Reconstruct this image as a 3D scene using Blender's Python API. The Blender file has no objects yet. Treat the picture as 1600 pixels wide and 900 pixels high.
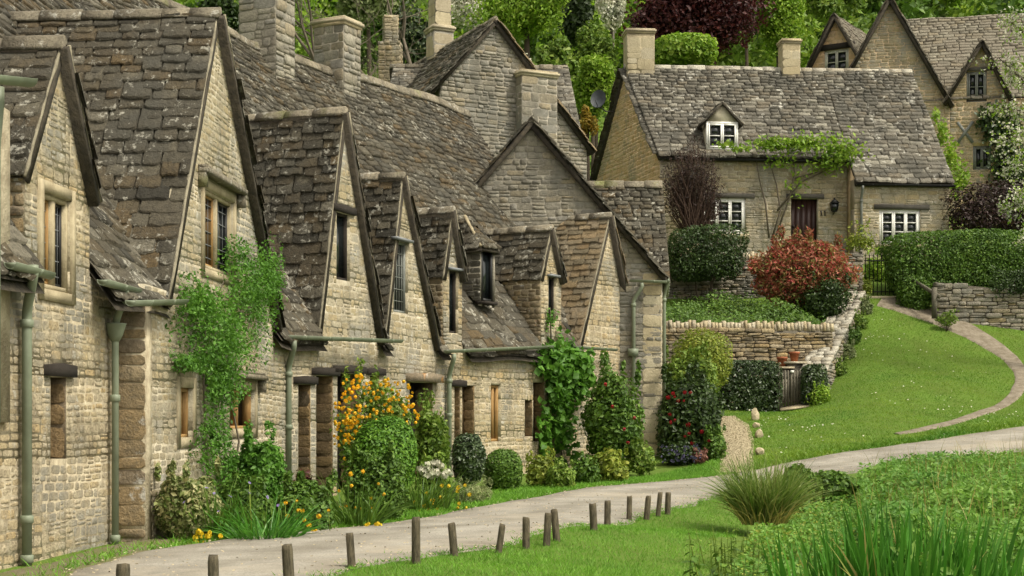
import bpy, math, random
import numpy as np
from mathutils import Matrix, Vector
R = math.radians
rng = np.random.default_rng(7)
random.seed(7)

# ------------------------------------------------------------------ camera, sky, sun, exposure
F, YH, ZC = 2400.0, 660.0, 1.22          # focal length in photo pixels, horizon row, eye height
scn = bpy.context.scene
cd = bpy.data.cameras.new('camera'); cam = bpy.data.objects.new('camera', cd)
scn.collection.objects.link(cam); scn.camera = cam
cam.location = (0, 0, ZC); cam.rotation_euler = (R(90), 0, 0)
cd.sensor_width = 36; cd.lens = F/1600*36; cd.shift_y = (YH-450)/1600
cd.clip_start = .1; cd.clip_end = 2000

w = bpy.data.worlds.new('World'); scn.world = w; w.use_nodes = True
nt = w.node_tree; bg = nt.nodes['Background']
sky = nt.nodes.new('ShaderNodeTexSky'); sky.sky_type = 'NISHITA'; sky.sun_disc = False
SUN_EL, SUN_AZ = R(55), R(120)           # azimuth from +Y, clockwise
sky.sun_elevation = SUN_EL; sky.sun_rotation = SUN_AZ
sky.dust_density = 4.0; sky.air_density = 1.0; sky.ozone_density = 1.0
hs = nt.nodes.new('ShaderNodeHueSaturation'); hs.inputs['Saturation'].default_value = .05
wt_ = nt.nodes.new('ShaderNodeMix'); wt_.data_type = 'RGBA'; wt_.blend_type = 'MULTIPLY'; wt_.inputs[0].default_value = 1; wt_.inputs[7].default_value = (1, .965, .87, 1)   # white balance of the overcast sky
nt.links.new(sky.outputs[0], hs.inputs['Color']); nt.links.new(hs.outputs[0], wt_.inputs[6]); nt.links.new(wt_.outputs[2], bg.inputs[0])
bg.inputs[1].default_value = .115
sd = bpy.data.lights.new('sun', 'SUN'); sun = bpy.data.objects.new('sun', sd)
scn.collection.objects.link(sun)
sd.energy = 1.5; sd.angle = R(10); sd.color = (1, .92, .76)
dvec = Vector((math.sin(SUN_AZ)*math.cos(SUN_EL), math.cos(SUN_AZ)*math.cos(SUN_EL), math.sin(SUN_EL)))
sun.rotation_euler = dvec.to_track_quat('Z', 'Y').to_euler(); sun.location = (10, -10, 40)
scn.view_settings.view_transform = 'Standard'; scn.view_settings.look = 'None'
scn.cycles.max_bounces = 5; scn.cycles.diffuse_bounces = 3; scn.cycles.glossy_bounces = 2; scn.cycles.transmission_bounces = 3
scn.view_settings.exposure = 1.1; scn.view_settings.gamma = 1

# ------------------------------------------------------------------ helpers
C = scn.collection
WM = {}                                   # object -> world matrix
def P(px, py, Y): return np.array([(px-800)/F*Y, Y, ZC-(py-YH)/F*Y])
def unit(v): v = np.asarray(v, float); return v/np.linalg.norm(v)
ZUP = np.array([0, 0, 1.])
def link(o, parent=None, world=Matrix()):
    C.objects.link(o); WM[o] = world
    if parent is not None:
        o.parent = parent; o.matrix_parent_inverse = WM[parent].inverted()
    o.matrix_basis = world
    return o
def tag(o, label=None, cat=None, group=None, kind=None):
    if label: o['label'] = label
    if cat: o['category'] = cat
    if group: o['group'] = group
    if kind: o['kind'] = kind
    return o
def thing(name, loc, label, cat, group=None):
    o = bpy.data.objects.new(name, None); o.empty_display_size = .2
    link(o, None, Matrix.Translation(Vector(loc))); return tag(o, label, cat, group)
def mesh_np(name, V, polys, m=None, smooth=False):
    """V (n,3); polys: list of (k,c) int arrays"""
    me = bpy.data.meshes.new(name)
    V = np.ascontiguousarray(V, dtype=np.float32)
    me.vertices.add(len(V)); me.vertices.foreach_set('co', V.ravel())
    idx = np.concatenate([p.ravel() for p in polys]).astype(np.int32)
    tot = np.concatenate([np.full(len(p), p.shape[1]) for p in polys]).astype(np.int32)
    st = np.concatenate([[0], np.cumsum(tot)[:-1]]).astype(np.int32)
    me.loops.add(len(idx)); me.loops.foreach_set('vertex_index', idx)
    me.polygons.add(len(tot)); me.polygons.foreach_set('loop_start', st); me.polygons.foreach_set('loop_total', tot)
    if smooth: me.polygons.foreach_set('use_smooth', np.ones(len(tot), bool))
    me.update(calc_edges=True)
    if m: me.materials.append(M[m] if isinstance(m, str) else m)
    return me
def put(name, V, polys, m, parent=None, smooth=False, origin=None):
    V = np.asarray(V, float)
    c = V.mean(0) if origin is None else np.asarray(origin, float)
    me = mesh_np(name, V-c, polys, m, smooth)
    return link(bpy.data.objects.new(name, me), parent, Matrix.Translation(Vector(c)))
class MB:
    def __init__(s): s.v = []; s.f = {}
    def add(s, V, F):
        b = len(s.v); s.v.extend([tuple(map(float, p)) for p in V])
        for f in F: s.f.setdefault(len(f), []).append([i+b for i in f])
        return s
    def prism(s, poly, ext):
        n = len(poly); poly = [np.asarray(p, float) for p in poly]; ext = np.asarray(ext, float)
        V = poly+[p+ext for p in poly]
        nrm = np.zeros(3)
        for i in range(n): nrm += np.cross(poly[i], poly[(i+1) % n])
        flip = np.dot(nrm, ext) > 0
        F = [list(range(n))[::-1] if flip else list(range(n)), list(range(n, 2*n)) if flip else list(range(n, 2*n))[::-1]]
        for i in range(n):
            j = (i+1) % n
            q = [i, j, n+j, n+i]; F.append(q if flip else q[::-1])
        return s.add(V, F)
    def box(s, c, sz, ax=None, taper=1.0):
        c = np.asarray(c, float); ax = np.eye(3) if ax is None else np.asarray(ax)
        V = []
        for k in (0, 1):
            t = taper if k else 1
            for x, y in ((-1, -1), (1, -1), (1, 1), (-1, 1)):
                V.append(c+ax[0]*x*sz[0]/2*t+ax[1]*y*sz[1]/2*t+ax[2]*(k-.5)*sz[2])
        return s.add(V, [[3, 2, 1, 0], [4, 5, 6, 7], [0, 1, 5, 4], [1, 2, 6, 5], [2, 3, 7, 6], [3, 0, 4, 7]])
    def tube(s, path, rad, n=8, cap=True):
        path = [np.asarray(p, float) for p in path]; m = len(path)
        if np.isscalar(rad): rad = [rad]*m
        ref = None; V = []
        for i in range(m):
            t = unit(path[min(i+1, m-1)]-path[max(i-1, 0)])
            if ref is None: ref = unit(np.cross(t, [.31, .2, .93] if abs(t[2]) < .9 else [1, .1, 0]))
            ref = unit(ref-t*np.dot(ref, t)); b = np.cross(t, ref)
            for k in range(n):
                a = 2*math.pi*k/n; V.append(path[i]+rad[i]*(math.cos(a)*ref+math.sin(a)*b))
        F = []
        for i in range(m-1):
            for k in range(n):
                k2 = (k+1) % n; F.append([i*n+k, i*n+k2, (i+1)*n+k2, (i+1)*n+k])
        if cap: F.append(list(range(n))[::-1]); F.append(list(range((m-1)*n, m*n)))
        return s.add(V, F)
    def build(s, name, m, parent=None, smooth=False, origin=None):
        return put(name, np.array(s.v), [np.array(f) for f in s.f.values()], m, parent, smooth, origin)
def root_of(o):
    while o.parent: o = o.parent
    return o

# ------------------------------------------------------------------ materials (procedural)
M = {}
def nodes(name):
    m = bpy.data.materials.new(name); m.use_nodes = True; t = m.node_tree
    for n in list(t.nodes): t.nodes.remove(n)
    out = t.nodes.new('ShaderNodeOutputMaterial'); M[name] = m
    return m, t, out
def N(t, typ, **kw):
    n = t.nodes.new(typ)
    for k, v in kw.items():
        if k in n.inputs: n.inputs[k].default_value = v
        else: setattr(n, k, v)
    return n
def ramp(t, fac, stops, interp='LINEAR'):
    r = t.nodes.new('ShaderNodeValToRGB'); r.color_ramp.interpolation = interp
    e = r.color_ramp.elements
    while len(e) < len(stops): e.new(.5)
    for i, (p, c) in enumerate(stops):
        e[i].position = p; e[i].color = (*c, 1) if len(c) == 3 else c
    t.links.new(fac, r.inputs[0]); return r.outputs[0]
def mix(t, fac, a, b, mode='MIX'):
    n = t.nodes.new('ShaderNodeMix'); n.data_type = 'RGBA'; n.blend_type = mode
    for s_, v in ((0, fac), (6, a), (7, b)):
        if hasattr(v, 'links') or isinstance(v, bpy.types.NodeSocket): t.links.new(v, n.inputs[s_])
        else: n.inputs[s_].default_value = v if s_ == 0 else ((*v, 1) if len(v) == 3 else v)
    return n.outputs[2]
def noise(t, scale, detail=4, rough=.6, vec=None, dist=0.):
    n = N(t, 'ShaderNodeTexNoise', Scale=scale, Detail=detail, Roughness=rough, Distortion=dist)
    if vec is not None: t.links.new(vec, n.inputs['Vector'])
    return n.outputs[0]
def math_(t, op, a, b=0.):
    n = t.nodes.new('ShaderNodeMath'); n.operation = op
    for i, v in enumerate((a, b)):
        if isinstance(v, bpy.types.NodeSocket): t.links.new(v, n.inputs[i])
        else: n.inputs[i].default_value = v
    return n.outputs[0]
def piece_random(t):
    g = t.nodes.new('ShaderNodeNewGeometry'); o = t.nodes.new('ShaderNodeObjectInfo')
    s_ = math_(t, 'ADD', g.outputs['Random Per Island'], o.outputs['Random'])
    return math_(t, 'FRACT', s_), g.outputs['Position']
def pieces(name, pal, patch=None, patch_scale=1.2, patch_lo=.5, patch_hi=.62, lichen=(.6, .58, .52), li_lo=.62, li_hi=.7, li_scale=9., li_amt=.7,
           dark=(.05, .045, .04), dk_amt=.5, bump=.5, bscale=40., rough=.95, moss=None, stain=None):
    m, t, out = nodes(name); rnd, pos = piece_random(t)
    k = len(pal); col = ramp(t, rnd, [((i+.5)/k, c) for i, c in enumerate(pal)])
    n1 = noise(t, 14, 3, .7, pos); n2 = noise(t, li_scale, 4, .7, pos); n3 = noise(t, 1.7, 1, .6, pos)
    col = mix(t, math_(t, 'MULTIPLY', ramp(t, n1, [(.42, (0, 0, 0)), (.68, (1, 1, 1))]), dk_amt), col, dark)
    pit = noise(t, 38, 2, .6, pos)
    col = mix(t, math_(t, 'MULTIPLY', ramp(t, pit, [(.56, (0, 0, 0)), (.68, (1, 1, 1))]), dk_amt), col, dark)
    if patch:
        n4 = noise(t, patch_scale, 3, .65, pos)
        col = mix(t, ramp(t, n4, [(patch_lo, (0, 0, 0)), (patch_hi, (1, 1, 1))]), col, patch)
    if moss:
        n5 = noise(t, 1.1, 3, .65, pos)
        col = mix(t, ramp(t, n5, [(.58, (0, 0, 0)), (.7, (.7, .7, .7))]), col, moss)
    if stain:
        mp = N(t, 'ShaderNodeMapping'); mp.inputs['Scale'].default_value = (1.5, 1.5, .55); t.links.new(pos, mp.inputs[0])
        col = mix(t, ramp(t, noise(t, 1.15, 5, .72, mp.outputs[0]), [(.48, (0, 0, 0)), (.68, (.6, .6, .6))]), col, stain)
    li = ramp(t, math_(t, 'ADD', math_(t, 'MULTIPLY', n2, .75), math_(t, 'MULTIPLY', n3, .25)), [(li_lo, (0, 0, 0)), (li_hi, (1, 1, 1))])
    col = mix(t, math_(t, 'MULTIPLY', li, li_amt), col, lichen)
    b = N(t, 'ShaderNodeBsdfPrincipled', Roughness=rough); b.inputs['Specular IOR Level'].default_value = .25
    t.links.new(col, b.inputs['Base Color'])
    bp = N(t, 'ShaderNodeBump', Strength=bump, Distance=.035)
    t.links.new(noise(t, bscale*.6, 4, .75, pos), bp.inputs['Height']); t.links.new(bp.outputs[0], b.inputs['Normal'])
    t.links.new(b.outputs[0], out.inputs[0]); return m
def plain(name, col, rough=.7, var=.25, scale=8., bump=0., bscale=60., col2=None, metal=0., spec=.3, stretch=None, stain=None):
    m, t, out = nodes(name); g = t.nodes.new('ShaderNodeNewGeometry'); pos = g.outputs['Position']
    if stretch:
        mp = N(t, 'ShaderNodeMapping'); mp.inputs['Scale'].default_value = stretch
        t.links.new(pos, mp.inputs[0]); pos = mp.outputs[0]
    c2 = col2 or tuple(c*(1-var) for c in col)
    c = mix(t, ramp(t, noise(t, scale, 4, .65, pos), [(.38, (0, 0, 0)), (.65, (1, 1, 1))]), col, c2)
    if stain:
        mp = N(t, 'ShaderNodeMapping'); mp.inputs['Scale'].default_value = (1.5, 1.5, .55); t.links.new(pos, mp.inputs[0])
        c = mix(t, ramp(t, noise(t, 1.15, 5, .72, mp.outputs[0]), [(.48, (0, 0, 0)), (.68, (.6, .6, .6))]), c, stain)
    b = N(t, 'ShaderNodeBsdfPrincipled', Roughness=rough, Metallic=metal); b.inputs['Specular IOR Level'].default_value = spec
    t.links.new(c, b.inputs['Base Color'])
    if bump:
        bp = N(t, 'ShaderNodeBump', Strength=bump, Distance=.02)
        t.links.new(noise(t, bscale, 3, .7, pos), bp.inputs['Height']); t.links.new(bp.outputs[0], b.inputs['Normal'])
    t.links.new(b.outputs[0], out.inputs[0]); return m
def leafmat(name, pal, trans=.35, rough=.55, spec=.35, big_scale=1.3, lo=(.72, .75, .7), hi=(1.22, 1.15, 1.05)):
    m, t, out = nodes(name); rnd, pos = piece_random(t)
    k = len(pal); col = ramp(t, rnd, [((i+.5)/k, c) for i, c in enumerate(pal)])
    big = noise(t, big_scale, 3, .6, pos)
    col = mix(t, 1.0, col, ramp(t, big, [(.3, lo), (.7, hi)]), 'MULTIPLY')
    b = N(t, 'ShaderNodeBsdfPrincipled', Roughness=rough); b.inputs['Specular IOR Level'].default_value = spec
    t.links.new(col, b.inputs['Base Color'])
    tr = N(t, 'ShaderNodeBsdfTranslucent'); t.links.new(col, tr.inputs[0])
    ms = N(t, 'ShaderNodeMixShader'); ms.inputs[0].default_value = trans
    t.links.new(b.outputs[0], ms.inputs[1]); t.links.new(tr.outputs[0], ms.inputs[2])
    t.links.new(ms.outputs[0], out.inputs[0]); return m

# Cotswold rubble walls
pieces('rubble', [(.50, .41, .26), (.46, .37, .22), (.53, .45, .31), (.43, .36, .24), (.49, .42, .29), (.49, .37, .2)],
       patch=(.27, .25, .2), patch_scale=.9, lichen=(.58, .55, .47), li_lo=.57, li_hi=.66, li_scale=7, li_amt=.6, dk_amt=.55, dark=(.12, .095, .06), bump=.9, stain=(.17, .14, .09))
plain('rubble_mortar', (.46, .40, .28), .95, scale=7, col2=(.29, .24, .16), bump=1., bscale=22, stain=(.17, .14, .09))
pieces('rubble_pale', [(.46, .39, .26), (.39, .32, .19), (.50, .44, .32), (.34, .29, .2), (.44, .35, .2), (.41, .36, .26)],
       patch=(.30, .28, .23), patch_scale=.8, lichen=(.62, .6, .53), li_lo=.58, li_hi=.66, li_scale=6, li_amt=.65, dk_amt=.4, dark=(.14, .11, .07), bump=.8, stain=(.2, .175, .125))
plain('mortar_pale', (.48, .43, .32), .95, scale=6, col2=(.32, .275, .19), bump=1., bscale=22, stain=(.2, .175, .125))
pieces('rubble_grey', [(.33, .30, .24), (.28, .25, .19), (.38, .35, .28), (.24, .22, .18), (.36, .30, .2), (.31, .29, .25)],
       patch=(.21, .2, .17), lichen=(.46, .45, .4), li_amt=.5, dk_amt=.45, dark=(.11, .1, .08), bump=.8, stain=(.13, .12, .095))
plain('mortar_grey', (.33, .30, .24), .95, scale=4, col2=(.22, .2, .16), bump=.8, bscale=30, stain=(.13, .12, .095))
pieces('rubble_honey', [(.62, .44, .25), (.56, .38, .2), (.66, .5, .32), (.58, .41, .24), (.64, .48, .3), (.6, .4, .21)],
       patch=(.36, .3, .2), lichen=(.52, .46, .34), li_amt=.4, dk_amt=.35, dark=(.18, .12, .06), bump=.7)
plain('mortar_honey', (.58, .44, .28), .95, scale=4, col2=(.48, .35, .21), bump=.7, bscale=30)
pieces('drystone', [(.36, .32, .25), (.29, .25, .18), (.43, .39, .32), (.22, .2, .16), (.37, .29, .17), (.33, .3, .25)],
       patch=(.2, .19, .16), lichen=(.55, .53, .47), li_amt=.6, dk_amt=.5, dark=(.1, .09, .07), bump=.9)
pieces('drystone_gold', [(.44, .35, .21), (.36, .27, .15), (.5, .42, .29), (.26, .2, .13), (.46, .33, .16), (.38, .32, .22)], patch=(.24, .2, .14), lichen=(.58, .54, .44), li_amt=.5, dk_amt=.5, dark=(.1, .08, .05), bump=.9)
pieces('cope', [(.52, .44, .29), (.45, .36, .22), (.56, .5, .38), (.42, .36, .26)], lichen=(.62, .6, .52), li_amt=.6, dk_amt=.35, dark=(.15, .12, .08), bump=.8)
pieces('cope_grey', [(.42, .39, .32), (.36, .33, .27), (.48, .45, .37), (.33, .29, .22)], lichen=(.62, .6, .54), li_lo=.54, li_amt=.6, dk_amt=.4, dark=(.13, .115, .08), bump=.8)
plain('drystone_core', (.12, .105, .08), .97, scale=6, bump=.8)
# stone roof tiles
pieces('roof_tile', [(0.097, 0.084, 0.060), (0.057, 0.051, 0.038), (0.141, 0.124, 0.089), (0.040, 0.037, 0.029), (0.105, 0.084, 0.052), (0.079, 0.071, 0.052), (0.122, 0.087, 0.045), (0.065, 0.059, 0.045), (0.168, 0.151, 0.114)],
       patch=(.075, .07, .056), patch_scale=1.0, patch_lo=.5, patch_hi=.68, lichen=(.46, .44, .37), li_lo=.57, li_hi=.63, li_scale=10, li_amt=.65, dark=(.03, .027, .022), dk_amt=.5, bump=.9)
pieces('roof_tile_grey', [(.15, .137, .108), (.09, .083, .066), (.22, .2, .16), (.07, .065, .052), (.17, .145, .105), (.12, .11, .09), (.27, .25, .2)],
       patch=(.085, .08, .066), lichen=(.52, .5, .44), li_lo=.575, li_hi=.64, li_scale=5, li_amt=.75, dark=(.06, .055, .047), dk_amt=.45, bump=.9)
pieces('roof_tile_brown', [(.26, .19, .105), (.2, .15, .085), (.3, .23, .14), (.23, .16, .085), (.27, .215, .145), (.17, .14, .09)],
       patch=(.21, .175, .12), lichen=(.5, .46, .38), li_amt=.5, dark=(.1, .08, .05), dk_amt=.4, bump=.9)
pieces('roof_tile_pale', [(.235, .21, .16), (.18, .162, .125), (.29, .265, .205), (.145, .13, .1), (.24, .205, .145)],
       patch=(.2, .175, .135), lichen=(.56, .53, .46), li_amt=.6, dark=(.1, .085, .06), dk_amt=.4, bump=.9)
pieces('ridge_stone', [(.24, .21, .155), (.19, .165, .12), (.29, .25, .18)], lichen=(.55, .53, .46), li_lo=.55, li_hi=.65, li_amt=.75, dark=(.08, .07, .055), dk_amt=.6, bump=1., moss=(.16, .17, .05))
plain('deck', (.062, .051, .036), .97, scale=11, col2=(.03, .026, .02), bump=1., bscale=18)
plain('ashlar', (.43, .365, .24), .9, scale=5, col2=(.29, .24, .15), bump=.5, stain=(.24, .2, .13))
pieces('ashlar_block', [(.50, .43, .29), (.45, .37, .23), (.53, .47, .34), (.41, .35, .25)], lichen=(.6, .57, .48), li_amt=.4, dk_amt=.3, dark=(.2, .16, .1), bump=.5, stain=(.24, .2, .13))
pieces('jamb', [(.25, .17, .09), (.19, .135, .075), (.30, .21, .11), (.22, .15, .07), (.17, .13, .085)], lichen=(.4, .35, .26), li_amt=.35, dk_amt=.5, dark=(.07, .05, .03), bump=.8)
pieces('quoin', [(.30, .22, .12), (.26, .2, .12), (.34, .27, .17), (.24, .19, .13)], patch=(.36, .17, .04), patch_scale=2.5, patch_lo=.6, patch_hi=.68,
       lichen=(.55, .54, .5), li_lo=.58, li_hi=.64, li_scale=5, li_amt=.7, dk_amt=.5, dark=(.09, .08, .06), bump=.8)
plain('limewash', (.47, .43, .32), .9, scale=3, col2=(.38, .34, .24), bump=.4, bscale=25, stain=(.28, .24, .16))
plain('green_paint', (.205, .235, .165), .5, scale=5, col2=(.165, .19, .13), spec=.35, stain=(.11, .12, .08))
plain('grey_paint', (.2, .21, .19), .5, scale=5)
plain('white_paint', (.8, .79, .74), .5, scale=6, col2=(.7, .69, .64))
plain('cream_paint', (.52, .52, .41), .5, scale=6)
plain('black_iron', (.012, .012, .012), .5)
plain('lead', (.2, .21, .22), .5, scale=6)
plain('dark_beam', (.035, .028, .022), .9, scale=10, bump=.6, stretch=(1, 1, 6))
plain('grey_beam', (.11, .1, .085), .9, scale=10, bump=.6)
plain('ochre_wood', (.36, .22, .08), .7, scale=10, col2=(.26, .145, .05), stretch=(4, 4, .6))
plain('weathered_wood', (.16, .145, .11), .9, scale=9, col2=(.085, .075, .055), bump=.5, stretch=(5, 5, .7))
plain('post_wood', (.17, .14, .09), .95, scale=12, col2=(.07, .06, .04), bump=.8, stretch=(4, 4, .8))
plain('post_top', (.2, .2, .13), .95, scale=25, col2=(.1, .11, .06), bump=.6)
plain('door_brown', (.032, .013, .010), .45, scale=5)
plain('door_dark', (.02, .017, .014), .6)
plain('interior', (.015, .014, .013), .9)
plain('curtain', (.55, .53, .48), .9, scale=3)
plain('terracotta', (.33, .11, .05), .8)
plain('bark', (.085, .065, .045), .95, scale=12, bump=.8, stretch=(3, 3, .8))
plain('twig', (.14, .115, .085), .9, scale=8)
plain('twig_red', (.09, .055, .04), .9, scale=8)
plain('dish', (.055, .062, .07), .5)
plain('pebble', (.5, .42, .28), .95, scale=9, bump=.6)
plain('verge_lime', (.30, .265, .19), .95, scale=6, col2=(.17, .15, .11), bump=.6)
def glassmat():
    m, t, out = nodes('glass'); g = t.nodes.new('ShaderNodeNewGeometry')
    b = N(t, 'ShaderNodeBsdfPrincipled', Roughness=.06); b.inputs['Base Color'].default_value = (.012, .015, .016, 1)
    b.inputs['Specular IOR Level'].default_value = .6
    bp = N(t, 'ShaderNodeBump', Strength=.03, Distance=.02); t.links.new(noise(t, 6, 2, .5, g.outputs['Position']), bp.inputs['Height'])
    t.links.new(bp.outputs[0], b.inputs['Normal']); t.links.new(b.outputs[0], out.inputs[0])
glassmat()
def lane_mat():
    m, t, out = nodes('lane'); g = t.nodes.new('ShaderNodeNewGeometry'); pos = g.outputs['Position']
    c = mix(t, ramp(t, noise(t, 1.1, 5, .7, pos), [(.35, (0, 0, 0)), (.68, (1, 1, 1))]), (.37, .345, .295), (.21, .19, .158))
    at = t.nodes.new('ShaderNodeAttribute'); at.attribute_name = 'across'
    wv = math_(t, 'ADD', at.outputs['Fac'], math_(t, 'MULTIPLY', math_(t, 'SUBTRACT', noise(t, 1.6, 4, .7, pos), .5), .35))
    trk = ramp(t, wv, [(.0, (.9, .9, .9)), (.13, (.35, .35, .35)), (.24, (0, 0, 0)), (.38, (.05, .05, .05)), (.5, (.5, .5, .5)), (.62, (.05, .05, .05)), (.76, (0, 0, 0)), (.88, (.35, .35, .35)), (1., (.9, .9, .9))])
    c = mix(t, math_(t, 'MULTIPLY', trk, .85), c, (.17, .15, .11))
    c = mix(t, ramp(t, noise(t, 55, 2, .7, pos), [(.48, (0, 0, 0)), (.72, (.7, .7, .7))]), c, (.1, .09, .075))
    c = mix(t, ramp(t, noise(t, .5, 3, .7, pos, .5), [(.52, (0, 0, 0)), (.66, (.6, .6, .6))]), c, (.37, .325, .255))
    b = N(t, 'ShaderNodeBsdfPrincipled', Roughness=.95); b.inputs['Specular IOR Level'].default_value = .2; t.links.new(c, b.inputs['Base Color'])
    bp = N(t, 'ShaderNodeBump', Strength=.7, Distance=.015); t.links.new(noise(t, 40, 3, .7, pos), bp.inputs['Height']); t.links.new(bp.outputs[0], b.inputs['Normal']); t.links.new(b.outputs[0], out.inputs[0])
lane_mat()
plain('gravel_path', (.44, .38, .25), .95, scale=26, col2=(.24, .2, .12), bump=1., bscale=35)
plain('dirt_path', (.235, .2, .15), .95, scale=6, col2=(.14, .115, .08), bump=.7, bscale=40)
plain('earth', (.15, .125, .08), .97, scale=3.5, col2=(.12, .13, .04), bump=.8, bscale=35)
plain('soil', (.06, .055, .03), .97, scale=3, col2=(.05, .07, .02), bump=.6)
plain('turf', (.09, .16, .016), .97, scale=1.6, col2=(.085, .13, .016), bump=.6, bscale=60)
plain('hill_ground', (.05, .085, .02), .97, scale=.4, col2=(.035, .05, .015))
# foliage
G = leafmat
G('leaf_vine', [(0.074, 0.200, 0.020), (0.105, 0.257, 0.028), (0.056, 0.151, 0.017), (0.136, 0.308, 0.039)])
G('leaf_dark', [(0.030, 0.060, 0.012), (0.040, 0.078, 0.015), (0.024, 0.048, 0.012), (0.056, 0.102, 0.020)], .2, .45)
G('leaf_hedge', [(0.069, 0.148, 0.015), (0.091, 0.190, 0.020), (0.049, 0.106, 0.013), (0.130, 0.232, 0.028)], .25)
G('leaf_box', [(0.073, 0.187, 0.013), (0.102, 0.247, 0.018), (0.051, 0.135, 0.011), (0.146, 0.299, 0.024)], .25)
G('leaf_ivy', [(0.034, 0.060, 0.018), (0.047, 0.084, 0.025), (0.067, 0.108, 0.036), (0.024, 0.048, 0.014)], .15, .4, .5)
G('leaf_lime', [(0.218, 0.286, 0.033), (0.277, 0.351, 0.044), (0.160, 0.221, 0.028), (0.320, 0.351, 0.055)])
G('leaf_mid', [(0.122, 0.218, 0.026), (0.175, 0.281, 0.037), (0.088, 0.164, 0.024), (0.245, 0.336, 0.060)])
G('leaf_spring', [(0.184, 0.337, 0.024), (0.251, 0.404, 0.036), (0.143, 0.269, 0.022), (0.319, 0.448, 0.061)], .4)
G('leaf_herb', [(0.107, 0.266, 0.030), (0.144, 0.319, 0.039), (0.085, 0.206, 0.024), (0.192, 0.373, 0.067)], .4, big_scale=.9, lo=(.55, .66, .6), hi=(1.45, 1.2, 1.2))
G('leaf_grey', [(0.175, 0.234, 0.092), (0.245, 0.296, 0.133), (0.349, 0.390, 0.199), (0.139, 0.187, 0.066)])
G('leaf_variegated', [(0.102, 0.156, 0.033), (0.364, 0.390, 0.177), (0.131, 0.195, 0.044), (0.553, 0.520, 0.287)])
G('leaf_red', [(.48, .09, .085), (.24, .1, .04), (.55, .2, .14), (.14, .15, .035), (.3, .28, .09), (.5, .12, .1), (.11, .16, .035), (.36, .07, .06)], .3)
G('leaf_copper', [(.055, .012, .014), (.075, .016, .018), (.04, .012, .012), (.10, .025, .022)], .3)
G('leaf_purple', [(.03, .014, .014), (.045, .02, .018), (.022, .012, .011), (.04, .03, .018)], .2)
G('leaf_gold', [(.33, .21, .02), (.28, .22, .03), (.22, .2, .03), (.38, .24, .03)])
G('leaf_conifer', [(0.034, 0.059, 0.018), (0.048, 0.078, 0.023), (0.027, 0.048, 0.016)], .1)
G('petal_white', [(.62, .62, .54), (.7, .69, .62), (.52, .56, .42)], .3)
G('petal_yellow', [(.78, .47, .012), (.82, .55, .02), (.74, .4, .01)], .2)
G('petal_lemon', [(.75, .58, .02), (.7, .5, .02)], .2)
G('petal_red', [(.35, .012, .02), (.28, .01, .02)], .2)
G('petal_violet', [(.2, .15, .42), (.26, .2, .5)], .2)
G('petal_blue', [(.11, .10, .22), (.15, .13, .28), (.05, .07, .06)], .2)
G('petal_pink', [(.25, .11, .09), (.3, .15, .12)], .2)
G('grass', [(0.126, 0.306, 0.022), (0.163, 0.370, 0.032), (0.099, 0.248, 0.019), (0.210, 0.420, 0.055)], .35)
G('grass_lawn', [(0.107, 0.265, 0.012), (0.132, 0.308, 0.016), (0.088, 0.221, 0.011), (0.176, 0.345, 0.028)], .3, big_scale=.7, lo=(.52, .68, .6), hi=(1.7, 1.15, 1.5))
G('grass_dry', [(0.291, 0.260, 0.066), (0.393, 0.338, 0.111), (0.175, 0.208, 0.039)], .3)
G('reed', [(0.058, 0.205, 0.020), (0.082, 0.259, 0.027), (0.041, 0.150, 0.015), (0.117, 0.300, 0.039)], .3, .4)
G('sedge', [(0.131, 0.235, 0.035), (0.098, 0.185, 0.026), (0.328, 0.383, 0.133), (0.186, 0.272, 0.053)], .3)

# ------------------------------------------------------------------ stone and tile pieces
def tri_template_stone(seed):
    r = np.random.default_rng(seed); j = lambda a: r.uniform(-a, a); ring = []
    for sx, sy in ((1, 1), (-1, 1), (-1, -1), (1, -1)):
        c1, c2 = r.uniform(.05, .2), r.uniform(.06, .28); q = [(sx*(.5-c1), sy*(.5+j(.04))), (sx*(.5+j(.02)), sy*(.5-c2))]
        ring += q[::-1] if sx*sy > 0 else q
    ring = np.array(ring); n = len(ring)
    V = np.vstack([np.c_[ring, np.full(n, -.6)], np.c_[ring*.99, np.full(n, .25)], np.c_[ring*[.94, .86]+r.uniform(-.02, .02, (n, 2)), r.uniform(.55, 1.15, n)], [[j(.2), j(.2), r.uniform(.7, 1.2)]]])
    T = []
    for l in (0, 1):
        for i in range(n):
            k = (i+1) % n; T += [[l*n+i, l*n+k, (l+1)*n+k], [l*n+i, (l+1)*n+k, (l+1)*n+i]]
    for i in range(n): T.append([2*n+i, 2*n+(i+1) % n, 3*n])
    return V, np.array(T)
def tri_template_tile(seed):
    r = np.random.default_rng(seed); j = lambda a: r.uniform(-a, a)
    c = r.uniform(.01, .1, 2)
    out = np.array([(-.49, 1), (-.495+j(.01), .45), (-.5+j(.01), c[0]), (-.40+j(.04), .015+j(.02)), (-.13+j(.08), j(.06)), (.15+j(.08), j(.06)), (.40+j(.04), .015+j(.02)), (.5+j(.01), c[1]), (.495+j(.01), .45), (.49, 1)])
    n = len(out); top = out.copy(); top[1:-1] += (np.array([0, .5])-top[1:-1])*np.array([.03, .04])
    zt = 1+r.uniform(-.3, .3, n); zt[0] = zt[-1] = .7
    V = np.vstack([np.c_[out, np.zeros(n)], np.c_[top, zt], [[j(.1), .3, 1.0+j(.1)]]])
    T = []
    for i in range(n-1): T += [[i, i+1, n+i+1], [i, n+i+1, n+i]]
    for i in range(n): T.append([n+i, n+(i+1) % n, 2*n])
    return V, np.array(T)
STONE = [tri_template_stone(i) for i in range(14)]
TILE = [tri_template_tile(100+i) for i in range(14)]
_pool = {}
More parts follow.
